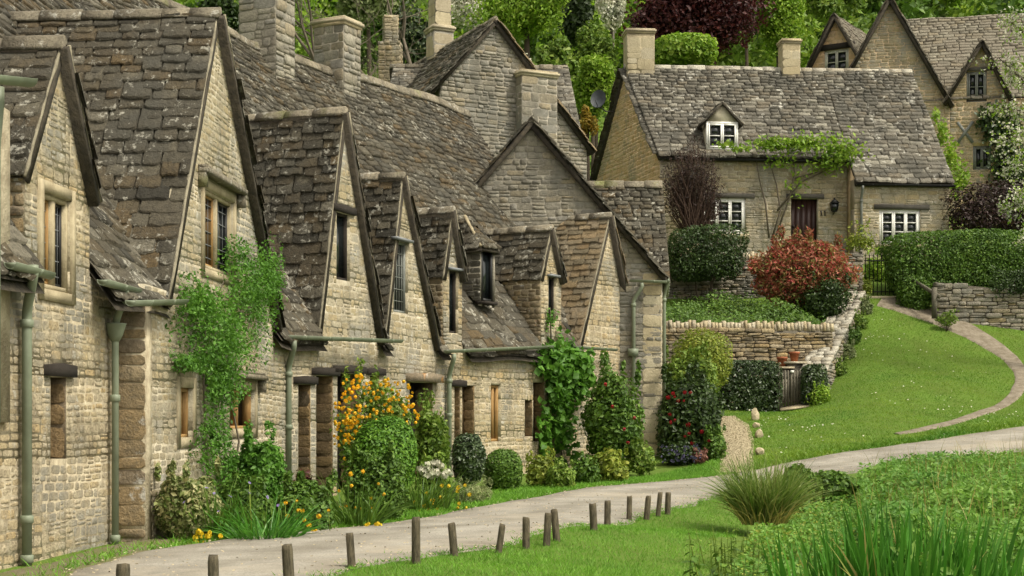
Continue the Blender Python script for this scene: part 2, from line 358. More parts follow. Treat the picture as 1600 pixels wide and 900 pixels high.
def pool(kind, k, mat):
    key = (kind, k, mat)
    if key not in _pool:
        V, T = (STONE if kind == 'stone' else TILE)[k]
        _pool[key] = mesh_np(kind, V, [T], mat)
    return _pool[key]
def lay(parent, kind, pname, Pos, A, B, Nn, S, mat, nobj, rest_name):
    """pieces at Pos (n,3) with axes A,B,Nn (n,3) and sizes S (n,3): the nobj that show largest as objects, the rest joined"""
    n = len(Pos)
    if n == 0: return
    tmpl = STONE if kind == 'stone' else TILE
    k = rng.integers(0, len(tmpl), n)
    d = Pos-np.array([0, 0, ZC]); face = -(Nn*d).sum(1)/np.linalg.norm(d, axis=1)
    pxx = 800+F*Pos[:, 0]/Pos[:, 1]; pyy = YH-F*(Pos[:, 2]-ZC)/Pos[:, 1]
    vis = (pxx > -5) & (pxx < 1605) & (pyy > -5) & (pyy < 905) & (face > .05)
    area = np.where(vis, S[:, 0]*S[:, 1]*face/Pos[:, 1]**2, 0)
    order = np.argsort(-area); nobj = min(nobj, int((area > 0).sum()))
    Rm = np.stack([A*S[:, :1], B*S[:, 1:2], Nn*S[:, 2:3]], 2)
    inv = WM[parent].inverted()
    for i in order[:nobj]:
        o = bpy.data.objects.new(pname, pool(kind, int(k[i]), mat))
        m = Matrix(((*Rm[i][0], Pos[i][0]), (*Rm[i][1], Pos[i][1]), (*Rm[i][2], Pos[i][2]), (0, 0, 0, 1)))
        C.objects.link(o); o.parent = parent; o.matrix_parent_inverse = inv; o.matrix_basis = m
    rest = order[nobj:]
    if len(rest):
        Vs, Ts, b = [], [], 0
        for q in range(len(tmpl)):
            ii = rest[k[rest] == q]
            if not len(ii): continue
            V, T = tmpl[q]
            W = np.einsum('nij,vj->nvi', Rm[ii], V)+Pos[ii][:, None, :]
            Vs.append(W.reshape(-1, 3)); Ts.append((T[None]+(np.arange(len(ii))*len(V))[:, None, None]).reshape(-1, 3)+b); b += len(ii)*len(V)
        o = put(rest_name, np.vstack(Vs), [np.vstack(Ts)], mat, parent); o['kind'] = 'stuff'
def cuts(iv, ex):
    for a, b in ex:
        new = []
        for x0, x1 in iv:
            if b <= x0 or a >= x1: new.append((x0, x1)); continue
            if a > x0: new.append((x0, a))
            if b < x1: new.append((b, x1))
        iv = new
    return [(a, b) for a, b in iv if b-a > .03]
def span(poly, v):
    xs = []
    n = len(poly)
    for i in range(n):
        (u0, v0), (u1, v1) = poly[i], poly[(i+1) % n]
        if (v0-v)*(v1-v) <= 0 and v0 != v1: xs.append(u0+(u1-u0)*(v-v0)/(v1-v0))
    return [(min(xs), max(xs))] if len(xs) > 1 and max(xs)-min(xs) > .02 else []
def tiles(parent, surf, v0, v1, ivf, e0=.17, e1=.1, w0=.32, w1=.22, th=.027, mat='roof_tile', nobj=0, lift=.0, name='tile', overlap=1.9, jit=1.):
    """courses of tiles on surf(u,v)->xyz"""
    U, V, Wd, L = [], [], [], []
    v = v0
    while v < v1-.03:
        f = (v-v0)/max(v1-v0, .01); e = e0+(e1-e0)*f; ww = w0+(w1-w0)*f
        for a, b in ivf(min(v+e*.5, v1-.01)):
            u = a
            while u < b-.01:
                wd = ww*rng.uniform(.6, 1.4)
                if b-(u+wd) < ww*.35: wd = b-u
                U.append(u+wd/2); V.append(v+rng.normal(0, .009)*jit); Wd.append(max(wd-.016, .03)); L.append(max(min(e*overlap, v1-v+.0), .05)); u += wd
        v += e
    if not U: return
    U, V, Wd, L = map(np.array, (U, V, Wd, L)); n = len(U)
    Pp = surf(U, V); h = .05
    A = surf(U+h, V)-surf(U-h, V); A /= np.linalg.norm(A, axis=1)[:, None]
    B = surf(U, V+L)-Pp; B /= np.linalg.norm(B, axis=1)[:, None]
    Nn = np.cross(A, B); Nn /= np.linalg.norm(Nn, axis=1)[:, None]
    T = th*(rng.uniform(.6, 1.7, n) if jit >= 1 else rng.uniform(.8, 1.3, n))
    Pp = Pp+Nn*(th*1.15+lift+rng.uniform(-.003, .006, n)*jit)[:, None]
    tilt = -(th*1.25/L)+rng.normal(0, .012, n)*jit
    B2 = B+Nn*tilt[:, None]; B2 /= np.linalg.norm(B2, axis=1)[:, None]
    roll = rng.normal(0, .014, n)*jit; yaw = rng.normal(0, .012, n)*jit
    A2 = A+Nn*roll[:, None]+B2*yaw[:, None]; A2 -= B2*(A2*B2).sum(1)[:, None]; A2 /= np.linalg.norm(A2, axis=1)[:, None]
    N2 = np.cross(A2, B2)
    lay(parent, 'tile', name, Pp, A2, B2, N2, np.c_[Wd, L, T], mat, nobj, 'tile_courses')
def rubble(parent, O, U, Nn, pieces_, holes, h0=.07, h1=.12, w0=.12, w1=.32, proud=.012, mat='rubble', nobj=0, gap=.012, name='stone', V=ZUP):
    U_, V_, Wd, H = [], [], [], []
    for poly in pieces_:
        vs = [p[1] for p in poly]; v = min(vs)
        while v < max(vs)-.03:
            h = rng.uniform(h0, h1)
            iv = span(poly, v+h/2)
            ex = [(a-.004, c+.004) for a, b, c, d in holes if b < v+h*.8 and d > v+h*.2]
            for a, b in cuts(iv, ex):
                u = a
                while u < b-.02:
                    wd = rng.uniform(w0, w1)
                    if b-(u+wd) < w0*.6: wd = b-u
                    vo = v+h/2+.014*math.sin(u*2.1+v*3)+rng.normal(0, .004)
                    if h > h0*1.25 and wd < w1*.8 and rng.random() < .3:
                        f = rng.uniform(.38, .62)
                        for c_, hh in ((vo-h/2+h*f/2, h*f), (vo+h/2-h*(1-f)/2, h*(1-f))): U_.append(u+wd/2); V_.append(c_); Wd.append(max(wd-gap, .02)); H.append(hh-gap*.8)
                    else: U_.append(u+wd/2); V_.append(vo); Wd.append(max(wd-gap, .02)); H.append(h-gap*.8)
                    u += wd
            v += h
    U_, V_, Wd, H = map(np.array, (U_, V_, Wd, H)); n = len(U_)
    O, U, Nn, V = map(np.asarray, (O, U, Nn, V))
    Pp = O+U_[:, None]*U+V_[:, None]*V
    ang = rng.normal(0, .03, n)
    A = U[None]*np.cos(ang)[:, None]+V[None]*np.sin(ang)[:, None]; B = -U[None]*np.sin(ang)[:, None]+V[None]*np.cos(ang)[:, None]
    NN = np.repeat(Nn[None], n, 0)+A*rng.normal(0, .02, n)[:, None]
    lay(parent, 'stone', name, Pp, A, B, NN, np.c_[Wd, H*rng.uniform(.9, 1.03, n), proud*rng.uniform(.5, 1.7, n)], mat, nobj, 'small_stones')
def clip_rect(poly, u0, u1, v0, v1):
    def cut(pl, f, inter):
        o = []
        for i in range(len(pl)):
            a, b = pl[i], pl[(i+1) % len(pl)]
            fa, fb = f(a), f(b)
            if fa >= 0: o.append(a)
            if fa*fb < 0:
                t = fa/(fa-fb); o.append((a[0]+(b[0]-a[0])*t, a[1]+(b[1]-a[1])*t))
        return o
    for f in (lambda p: p[0]-u0, lambda p: u1-p[0], lambda p: p[1]-v0, lambda p: v1-p[1]):
        if len(poly) < 3: return []
        poly = cut(poly, f, None)
    return poly
def wall(name, parent, O, U, Nn, pieces_, holes=(), thick=.4, m='rubble_mortar', V=ZUP):
    O, U, Nn = map(np.asarray, (O, U, Nn)); mb = MB()
    for poly in pieces_:
        us = sorted({min(p[0] for p in poly), max(p[0] for p in poly), *[x for h in holes for x in (h[0], h[2])]})
        vs = sorted({min(p[1] for p in poly), max(p[1] for p in poly), *[x for h in holes for x in (h[1], h[3])]})
        us = [x for x in us if min(p[0] for p in poly) <= x <= max(p[0] for p in poly)]
        vs = [x for x in vs if min(p[1] for p in poly) <= x <= max(p[1] for p in poly)]
        for i in range(len(us)-1):
            for j in range(len(vs)-1):
                cu, cv = (us[i]+us[i+1])/2, (vs[j]+vs[j+1])/2
                if any(h[0] < cu < h[2] and h[1] < cv < h[3] for h in holes): continue
                q = clip_rect(list(poly), us[i], us[i+1], vs[j], vs[j+1])
                if len(q) >= 3: mb.prism([O+u*U+v*V for u, v in q], -Nn*thick)
    return mb.build(name, m, parent)

# ------------------------------------------------------------------ ground: one sheet through measured heights
GP = []
def gp(px, py, Y, dz=0): p = P(px, py, Y); GP.append((p[0], p[1], p[2]+dz))
for x, y, z in [(-4.6, 9, -.02), (-4.2, 13.3, 0), (-3.6, 17, 0), (-3.2, 22, .05), (-1.3, 27, .24), (2.4, 33, .42), (-1.5, 11.7, .03), (-.3, 13.2, .06), (.9, 17, .08), 
                (-2, 8, 0), (-8, 12, .2), (-9, 22, .6), (-7, 32, 1.2), (0, 5, -.1), (1, 9, .02), (0.4, 12, .05), (1.6, 16, .06), (2.4, 10, -.28), (2.6, 14, -.3), (4.2, 19, -.28), (4.6, 8, -.2), (4.5, 5, -.3), (6.5, 12, .1), (6, 18, .18), (9, 24, .45), (11, 14, .1), (12, 24, .4),
                (3, 2, -.3), (-3, 2, 0), (14, 5, 0), (-12, 5, .1)]: GP.append((x, y, z))
for a in [(740, 865, 13.6), (935, 828, 17.2), (1043, 800, 20), (1140, 772, 24), (1250, 748, 27), (1340, 738, 28.3), (1480, 722, 29), (540, 828, 17.6), (740, 795, 21.2), (900, 765, 25), (1140, 740, 30.3), (1235, 724, 31), (1330, 735, 28.7), (1400, 696, 32.5), (1600, 705, 30), (1600, 664, 35), (1700, 650, 36),
          (1150, 690, 34), (1145, 655, 38), (1235, 641, 40), (1300, 640, 38), (1400, 655, 36), (1410, 672, 35), (1330, 690, 33.5), (1300, 600, 41), (1350, 540, 43), (1350, 600, 40), (1450, 580, 41.5), (1500, 600, 39.5),
          (1370, 468, 46), (1420, 480, 45.5), (1500, 515, 44.3), (1590, 585, 41), (1560, 637, 38), (1600, 620, 38.5), (1600, 520, 44.5), (1700, 520, 45), (1450, 540, 43.3),
          (1130, 640, 40), (1180, 620, 42)]: gp(*a)
for x, y, z in [(4, 41.5, 1.7), (6, 42, 1.9), (4, 46, 4.6), (5, 52, 7), (10, 52, 7), (16, 53, 7.2), (20, 62, 9), (10, 62, 9.2), (0, 44, 4), (-6, 45, 4.5), (-12, 40, 3.5), (0, 55, 8), (-10, 60, 9.5), (0, 70, 12), (15, 72, 12.5), (30, 70, 12),
                (-20, 80, 16), (0, 85, 18), (25, 85, 18), (-30, 50, 7), (35, 45, 5), (-30, 25, 2), (35, 25, 1), (0, 110, 30), (40, 110, 30), (-40, 110, 30), (0, 150, 48), (60, 150, 48), (-60, 150, 48)]: GP.append((x, y, z))
GP = np.array(GP)
def _tps(d2): return np.where(d2 > 1e-9, d2*np.log(np.maximum(d2, 1e-9)), 0)
_n = len(GP); _K = _tps(((GP[:, None, :2]-GP[None, :, :2])**2).sum(2))+np.eye(_n)*.4
_Q = np.c_[np.ones(_n), GP[:, :2]]
_sol = np.linalg.solve(np.block([[_K, _Q], [_Q.T, np.zeros((3, 3))]]), np.r_[GP[:, 2], 0, 0, 0])
def hgt(x, y):
    x = np.atleast_1d(np.asarray(x, float)); y = np.atleast_1d(np.asarray(y, float)); out = np.empty(x.shape).ravel()
    X, Yy = x.ravel(), y.ravel()
    for i in range(0, len(X), 20000):
        q = np.c_[X[i:i+20000], Yy[i:i+20000]]
        out[i:i+20000] = _tps(((q[:, None]-GP[None, :, :2])**2).sum(2))@_sol[:_n]+np.c_[np.ones(len(q)), q]@_sol[_n:]
    return out.reshape(x.shape)
def gz(x, y): return float(hgt(x, y)[0])
def ground_at(px, py, Y0=4, Y1=90):
    """first hit of a photo ray with the ground"""
    Ys = np.linspace(Y0, Y1, 900); p = np.array([P(px, py, y) for y in Ys]); d = p[:, 2]-hgt(p[:, 0], p[:, 1])
    k = np.argmax(d < 0)
    return p[k]
def grid(xs, ys, name, mat, zoff=0, label=None, cat=None):
    X, Yy = np.meshgrid(xs, ys); Z = hgt(X, Yy)+zoff; nx, ny = len(xs), len(ys)
    i = np.arange(ny-1)[:, None]*nx+np.arange(nx-1)[None]
    q = np.stack([i, i+1, i+nx+1, i+nx], 2).reshape(-1, 4)
    o = put(name, np.c_[X.ravel(), Yy.ravel(), Z.ravel()], [q], mat, None, True, origin=(0, 0, 0))
    return tag(o, label, cat, kind='structure')
def axis(segs):
    return np.unique(np.concatenate([np.arange(a, b+1e-6, s) for a, b, s in segs]).round(4))
grid(axis([(-400, -60, 20), (-60, -15, 3), (-15, -6, .6), (-6, 16, .25), (16, 30, 1), (30, 60, 3), (60, 400, 20)]),
     axis([(-200, 0, 20), (0, 4, 1), (4, 48, .25), (48, 70, 1), (70, 150, 5)]), 'ground', 'turf', 0, 'green turf ground under the village, lawns and hillside', 'ground')
def strip(name, left, right, mat, off, label, cat, sub=.25):
    left, right = np.array(left, float), np.array(right, float)
    def res(p, n):
        d = np.r_[0, np.cumsum(np.linalg.norm(np.diff(p, axis=0), axis=1))]; s = np.linspace(0, d[-1], n)
        q = np.c_[np.interp(s, d, p[:, 0]), np.interp(s, d, p[:, 1])]
        k = np.array([.25, .5, .25])
        for _ in range(30 if sub >= .25 else 4):
            q[1:-1] = q[:-2]*.25+q[1:-1]*.5+q[2:]*.25
        return q
    n = int(max(np.linalg.norm(np.diff(left, axis=0), axis=1).sum(), np.linalg.norm(np.diff(right, axis=0), axis=1).sum())/sub)+2
    a, b = res(left, n), res(right, n)
    wk = 1. if sub >= .25 else .35
    wob = lambda s_: wk*(np.sin(np.arange(n)*.9+s_)*.03+np.sin(np.arange(n)*.37+2*s_)*.05+rng.normal(0, .018, n))
    dd = b-a; dd /= np.linalg.norm(dd, axis=1)[:, None]
    a = a+dd*wob(0)[:, None]; b = b+dd*wob(3)[:, None]
    m = int(np.linalg.norm(b-a, axis=1).max()/sub)+2
    t = np.linspace(0, 1, m); G_ = a[:, None]*(1-t)[None, :, None]+b[:, None]*t[None, :, None]
    Z = hgt(G_[..., 0], G_[..., 1])+off
    Z[:, 0] -= off+.02; Z[:, -1] -= off+.02
    V = np.c_[G_[..., 0].ravel(), G_[..., 1].ravel(), Z.ravel()]
    i = np.arange(n-1)[:, None]*m+np.arange(m-1)[None]; q = np.stack([i, i+1, i+m+1, i+m], 2).reshape(-1, 4)
    o = put(name, V, [q[:, ::-1]], mat, None, True); tag(o, label, cat, kind='structure')
    o.data.attributes.new('across', 'FLOAT', 'POINT').data.foreach_set('value', np.tile(t, n).astype(np.float32))
    return a, b
def pg(px, py, Y): p = P(px, py, Y); return p[0], p[1]
LANE_FAR = [(-3.75, 6), (-3.6, 10), pg(100, 890, 12.3), pg(250, 855, 15), pg(540, 828, 17.6), pg(740, 795, 21.2), pg(900, 765, 25), pg(1130, 735, 30.2), pg(1235, 724, 31.2), pg(1400, 696, 32.5), pg(1600, 665, 35), (16, 36.5), (24, 38)]
LANE_NEAR = [(-3.1, 6), (-2.45, 9), (-1.98, 9.8), (-1.62, 10.6), pg(520, 895, 11.9), pg(740, 865, 13.6), pg(935, 828, 17.2), pg(1140, 772, 24), pg(1250, 748, 27), pg(1340, 738, 28.3), pg(1600, 705, 30), (16, 31.5), (24, 33)]
lane_a, lane_b = strip('lane', LANE_FAR, LANE_NEAR, 'lane', .03, 'pale grey worn lane curving past the cottages', 'lane')
PATH_C = np.array([ground_at(x_, y_, 33, 48)[:2] for x_, y_ in [(1376, 470), (1430, 483), (1490, 506), (1545, 536), (1580, 562), (1597, 590), (1585, 618), (1545, 642), (1490, 660), (1440, 672), (1400, 679)]])
pw = np.array([1.0, 1.2, 1.15, .85, .55, .42, .36, .34, .34, .36, .2])
def catmull(p, n):
    p = np.asarray(p, float); q = np.vstack([2*p[0]-p[1], p, 2*p[-1]-p[-2]]); out = []
    for i in range(1, len(q)-2):
        for t in np.linspace(0, 1, n, endpoint=False):
            a, b, c, d = q[i-1:i+3]; out.append(.5*((2*b)+(c-a)*t+(2*a-5*b+4*c-d)*t*t+(3*b-a-3*c+d)*t**3))
    return np.array(out+[p[-1]])
pw = catmull(pw[:, None], 8)[:, 0]; PATH_C = catmull(PATH_C, 8)
dp = np.gradient(PATH_C, axis=0); dp /= np.linalg.norm(dp, axis=1)[:, None]; pn = np.c_[-dp[:, 1], dp[:, 0]]
strip('dirt_path', PATH_C+pn*pw[:, None]*.5, PATH_C-pn*pw[:, None]*.5, 'dirt_path', .026, 'narrow trodden dirt path curving down the lawn from the iron gate', 'path', .2)
GRAV_C = np.array([pg(1150, 738, 30.2), pg(1150, 715, 32), pg(1152, 690, 34), pg(1146, 668, 36.5), pg(1125, 652, 38.5)])
strip('gravel_path', GRAV_C+np.array([-.30, 0]), GRAV_C+np.array([.34, 0]), 'gravel_path', .026, 'pale yellow gravel path beside the end cottage', 'path', .15)

strip('earth_strip', [(-4.6, 8), (-4.3, 12), (-3.95, 15.4), (-3.7, 16.2)], [(-3.5, 8), (-3.42, 12), (-3.2, 15.2), (-3.2, 16.2)], 'earth', .018, 'bare mossy earth at the foot of the first cottage wall', 'earth', .25)

# ------------------------------------------------------------------ the terraced row
class Seg:
    def __init__(s, p0, p1, s0=0):
        s.P0 = np.array([*p0, 0.]); s.P1 = np.array([*p1, 0.]); d = s.P1-s.P0; s.L = np.linalg.norm(d); s.U = d/s.L
        s.N = np.cross(s.U, ZUP); s.s0 = s0
    def u(s, px): k = (px-800)/F; return (k*s.P0[1]-s.P0[0])/(s.U[0]-k*s.U[1])
    def z(s, u, py): return ZC-(py-YH)/F*(s.P0[1]+u*s.U[1])
    def pt(s, u, z, n=0.): return s.P0+s.U*u+s.N*n+ZUP*z
A0, A1, A2, A3, A4, A5 = (-4.45, 10.5), (-3.97, 15.5), (-3.71, 15.5), (-3.21, 22.), (-1.353, 27.07), (2.39, 33.3)
nodesE = np.array([(*A0, 2.6), (-3.84, 15.5, 2.62), (*A3, 2.55), (*A4, 2.6), (*A5, 2.83)])
SN = np.r_[0, np.cumsum(np.linalg.norm(np.diff(nodesE[:, :2], axis=0), axis=1))]
SB = 4.0; ZR = 8.32
dirs = np.diff(nodesE[:, :2], axis=0); dirs /= np.linalg.norm(dirs, axis=1)[:, None]
nd = np.vstack([dirs[:1], (dirs[:-1]+dirs[1:])/2, dirs[-1:]]); nd /= np.linalg.norm(nd, axis=1)[:, None]
left_n = np.c_[-nd[:, 1], nd[:, 0]]
nodesR = np.c_[nodesE[:, :2]+left_n*SB, np.full(5, ZR)]
SLOPE = math.hypot(SB, ZR-2.6)
def roof_surf(s, v):
    s = np.asarray(s, float); v = np.asarray(v, float)
    E = np.stack([np.interp(s, SN, nodesE[:, i]) for i in range(3)], -1)
    sx = np.where(s < 0, s, 0)[..., None]; E = E+sx*np.array([*dirs[0], 0])
    Rr = np.stack([np.interp(s, SN, nodesR[:, i]) for i in range(3)], -1)+sx*np.array([*dirs[0], 0])
    p = E+(Rr-E)*(v/SLOPE)[..., None]
    f = v/SLOPE
    p[..., 2] += -.10*np.sin(np.pi*np.clip(f, 0, 1))+.05*np.sin(s*.9+.5)*f+.02*np.sin(s*2.7+v*1.3)
    return p
segs = [Seg(A0, A1, SN[0]), Seg(A2, A3, SN[1]), Seg(A3, A4, SN[2]), Seg(A4, A5, SN[3])]
EXC = []                                   # main roof cut-outs: (s_left, s_apex, s_right, z_eave, z_side, z_apex)
def roof_exclude(v):
    z = 2.6+(ZR-2.6)*v/SLOPE; out = []
    for sl, sa, sr, ze, zs, za in EXC:
        if z >= za-.25: continue
        f = max(0, (z+.12-zs)/(za-zs)) if z > zs-.1 else 0
        out.append((sl+(sa-sl)*f, sr-(sr-sa)*f))
    return out
cot_info = [
 ('leftmost stone cottage of the row with a small dormer and a slit window', 'roof_tile', 'rubble', 'rubble_mortar'),
 ('tall gabled stone cottage with two-light gable window and green vine climbing', 'roof_tile', 'rubble_pale', 'mortar_pale'),
 ('stone cottage with two steep gables and dark timber lintels behind yellow flowering shrub', 'roof_tile', 'rubble_pale', 'mortar_pale'),
 ('stone cottage with small dormers and a brown tiled gable, next to the end cottage', 'roof_tile', 'rubble', 'rubble_mortar')]
cots = []
for sg, (lab, *_r) in zip(segs, cot_info):
    c = thing('cottage', (*((sg.P0+sg.P1)/2)[:2], 0), lab, 'cottage', 'cottages of the stone row'); cots.append(c)

def plane_surf(O, U, V):
    O, U, V = map(np.asarray, (O, U, V)); Nn = np.cross(U, V)
    ph = rng.uniform(0, 6)
    def f(u, v):
        u = np.asarray(u, float); v = np.asarray(v, float)
        return O+u[..., None]*U+v[..., None]*V+Nn*(.018*np.sin(u*1.9+ph)*np.sin(v*1.7+ph)+.01*np.sin(v*4+u*3))[..., None]
    return f
def slope(parent, O, U, V, poly, m='roof_tile', nobj=0, deck=.08, name='roof_slope', **kw):
    U, V = unit(U), unit(V); Nn = np.cross(U, V)
    o = MB().prism([O+U*u+V*v-Nn*.005 for u, v in poly], -Nn*deck).build(name, 'deck', parent)
    vs = [p[1] for p in poly]
    tiles(o, plane_surf(O, U, V), min(vs), max(vs), lambda v: span(poly, v), mat=m, nobj=nobj, **kw)
    return o
def ridge(parent, a, b, side, m='ridge_stone', r=.085, ln=.45, drop=.5):
    """half-round ridge stones from a to b"""
    a, b = np.asarray(a, float), np.asarray(b, float); L = np.linalg.norm(b-a); d = (b-a)/L; s_ = np.cross(d, ZUP)
    x = 0
    while x < L-.05:
        l = min(ln*random.uniform(.7, 1.3), L-x); q = MB(); rr = r*random.uniform(.9, 1.12)
        prof = [(-1.15, -drop-.35), (-1.0, -drop+.1), (-.62, .42), (-.2, .72), (.2, .72), (.62, .42), (1.0, -drop+.1), (1.15, -drop-.35)]
        pts = [a+d*(x+.006)+s_*(px*rr+random.uniform(-.006, .006))+ZUP*(pz*rr+random.uniform(-.01, .01)) for px, pz in prof]
        q.prism(pts, d*(l-.012)); q.build('ridge_stone', m, parent); x += l
def verge(parent, a, b, out, n, m='roof_tile', wd=.3):
    a, b, out = map(lambda x: np.asarray(x, float), (a, b, out)); L = np.linalg.norm(b-a); V = (b-a)/L; Nn = unit(np.cross(out, V)); Nn = Nn if Nn[2] > 0 else -Nn
    v = 0; Pp, S_ = [], []
    while v < L-.24:
        e = random.uniform(.1, .16); Pp.append(a+V*v+Nn*random.uniform(.0, .025)+out*random.uniform(-.04, .04)); S_.append((wd, e*2.2, random.uniform(.022, .04))); v += e
    n_ = len(Pp); A = np.repeat(np.cross(V, Nn)[None], n_, 0); B = V[None]+Nn[None]*rng.normal(-.09, .025, n_)[:, None]; B /= np.linalg.norm(B, axis=1)[:, None]
    lay(parent, 'tile', 'verge_tile', np.array(Pp), A, B, np.cross(A, B), np.array(S_), m, 0, 'verge_tiles')
def gable(cot, sg, uL, uA, uR, zA, zE=None, m='roof_tile', nobj=60, of=.17, os_=.08, fillet='verge_lime', kw=None, ridge_m='ridge_stone', back=0):
    ze = float(np.interp(sg.s0+(uL+uR)/2, SN, nodesE[:, 2])); zE = ze if zE is None else zE
    sb = lambda z: max(0, (z-ze)/(ZR-ze)*SB)
    kw = kw or {}
    for side in (-1, 1):
        uf = uL if side < 0 else uR
        Oo = sg.pt(uf, zE); V = (uA-uf)*sg.U+(zA-zE)*ZUP; Ls = np.linalg.norm(V); V = V/Ls
        b0, b1 = sb(zE)+.12, sb(zA)+.2+back
        fo = of*.3 if side < 0 else of
        if side < 0: poly = [(fo, -os_), (fo, Ls), (-b1, Ls), (-b0, -os_)]; Ud = sg.N
        else: poly = [(-fo, -os_), (b0, -os_), (b1, Ls), (-fo, Ls)]; Ud = -sg.N
        o = slope(cot, Oo, Ud, V, poly, m, nobj if side < 0 else 0, .085, 'gable_roof', **kw)
        Nn = np.cross(unit(Ud), V)
        f0 = fo if side < 0 else -fo
        if side > 0: verge(o, Oo-V*os_+sg.N*(fo-.12)+Nn*.0, Oo+V*(Ls-.3)+sg.N*(fo-.12)+Nn*.0, sg.N, 30, m)
        if fillet:
            q = MB(); pts = []
            for k in range(13):
                vv = -os_+(Ls+os_)*k/12
                pts.append(Oo+Ud*(f0-np.sign(f0)*.012+random.uniform(-.006, .006))+V*vv+Nn*(.012+random.uniform(-.006, .008)))
            q.tube(pts, [random.uniform(.012, .026) for _ in pts], 6).build('verge_mortar', fillet, o)
    ridge(cot, sg.pt(uA, zA+.03, of*.6), sg.pt(uA, zA+.03, -sb(zA)-.1-back), None, ridge_m)
    EXC.append((sg.s0+uL, sg.s0+uA, sg.s0+uR, ze, zE, zA))
    if zE > ze+.1:                        # dormer cheeks
        for uf, sd in ((uL, -1), (uR, 1)):
            d = sb(zE); Oc = sg.pt(uf, 0, 0)
            nn = sg.U*sd; ax = np.cross(ZUP, nn)
            pl = [(0, ze-.1), (0, zE+.02), (-d*1.0, zE+.02)] if sd < 0 else [(0, ze-.1), (d, zE+.02), (0, zE+.02)]
            if sd < 0: pl = [(-.0, ze-.1), (-.0, zE+.02), (-d, zE+.02)]
            w_ = wall('cheek', cot, Oc, ax, nn, [pl], (), .12, 'rubble_mortar')
            rubble(w_, Oc, ax, nn, [pl], (), .08, .14, .14, .3, mat=kw.get('cheek', 'jamb') if False else 'quoin', nobj=0)
    return [(uL, ze), (uR, ze), (uR, zE), (uA, zA-.03), (uL, zE)] if zE > ze+.02 else [(uL, ze), (uR, ze), (uA, zA-.03)]
HOLES = [[], [], [], []]
PIECES = [[], [], [], []]
FILL = [[], [], [], []]
def opening(i, pxL, pxR, pyT, pyB, kind, **kw):
    sg = segs[i]; u0, u1 = sg.u(pxL), sg.u(pxR); zt, zb = sg.z(u0, pyT), sg.z(u0, pyB)
    h = (u0, zb, u1, zt); HOLES[i].append(h); FILL[i].append((kind, h, kw)); return h
# gables and dormers, left to right
g = segs[0]
D0 = gable(cots[0], g, g.u(38), g.u(92), g.u(140), g.z(g.u(92), 72), g.z(g.u(38), 268), nobj=70, of=.1, os_=.06, kw=dict(e0=.17, e1=.12, w0=.34, w1=.26))
PIECES[0].append(D0)
g = segs[1]
PIECES[1].append(gable(cots[1], g, g.u(262), g.u(337), g.u(428), g.z(g.u(337), 24), nobj=230, of=.11, os_=.1, kw=dict(e0=.2, e1=.11, w0=.36, w1=.24), back=.5))
g = segs[2]
PIECES[2].append(gable(cots[2], g, g.u(497), g.u(536), g.u(592), g.z(g.u(536), 176), nobj=150, of=.1, kw=dict(e0=.2, e1=.12, w0=.36, w1=.26), back=.3))
PIECES[2].append(gable(cots[2], g, g.u(601), g.u(628), g.u(680), g.z(g.u(628), 276), nobj=90, of=.09, kw=dict(e0=.17, e1=.11, w0=.34, w1=.26), back=.2))
g = segs[3]
PIECES[3].append(gable(cots[3], g, g.u(692), g.u(706), g.u(722), g.z(g.u(706), 330), g.z(g.u(692), 432), nobj=40, of=.09, os_=.05, kw=dict(e0=.13, e1=.11, w0=.28, w1=.24)))
PIECES[3].append(gable(cots[3], g, g.u(845), g.u(860), g.u(877), g.z(g.u(860), 358), g.z(g.u(845), 434), nobj=60, of=.09, os_=.05, kw=dict(e0=.14, e1=.11, w0=.3, w1=.26)))
PIECES[3].append(gable(cots[3], g, g.u(905), g.u(951), g.u(990), g.z(g.u(951), 338), nobj=160, of=.12, m='roof_tile_brown', kw=dict(e0=.17, e1=.11, w0=.34, w1=.26), back=.1))
# openings (photo columns and rows)
opening(0, 79, 103, 588, 718, 'slit', lintel='dark_beam')
opening(0, 66, 109, 298, 450, 'mullion')
opening(1, 281, 301, 604, 686, 'wood', surround=True)
opening(1, 358, 398, 606, 672, 'wood', surround=True, hood=True)
opening(1, 318, 364, 292, 418, 'mullion', hood=True)
opening(2, 466, 485, 600, 790, 'door', lintel='dark_beam')
opening(2, 494, 520, 586, 800, 'door', lintel='dark_beam')
opening(2, 527, 562, 582, 790, 'door', lintel='dark_beam')
opening(2, 578, 593, 586, 660, 'slit', lintel='dark_beam')
opening(2, 640, 676, 596, 760, 'door', lintel='quoin')
opening(2, 526, 546, 330, 436, 'leaded_dark', lintel='dark_beam')
opening(2, 615, 637, 374, 487, 'leaded', lead=True)
opening(3, 710, 719, 604, 740, 'slit', lintel='dark_beam')
opening(3, 722, 741, 602, 690, 'niche')
opening(3, 767, 782, 601, 690, 'wood')
opening(3, 820, 832, 625, 682, 'slit')
opening(3, 833, 850, 597, 690, 'niche')
opening(3, 702, 715, 422, 520, 'leaded_dark', lead=True)
opening(3, 857, 868, 432, 500, 'leaded_dark', lead=True)
def box_on(mb, sg, u0, u1, z0, z1, n0, n1):
    mb.prism([sg.pt(u0, z0, n0), sg.pt(u1, z0, n0), sg.pt(u1, z1, n0), sg.pt(u0, z1, n0)], sg.N*(n1-n0)); return mb
def rect_frame(mb, sg, h, wd, n0, n1, bottom=True):
    u0, z0, u1, z1 = h
    box_on(mb, sg, u0, u0+wd, z0, z1, n0, n1); box_on(mb, sg, u1-wd, u1, z0, z1, n0, n1)
    box_on(mb, sg, u0+wd, u1-wd, z1-wd, z1, n0, n1)
    if bottom: box_on(mb, sg, u0+wd, u1-wd, z0, z0+wd, n0, n1)
    return mb
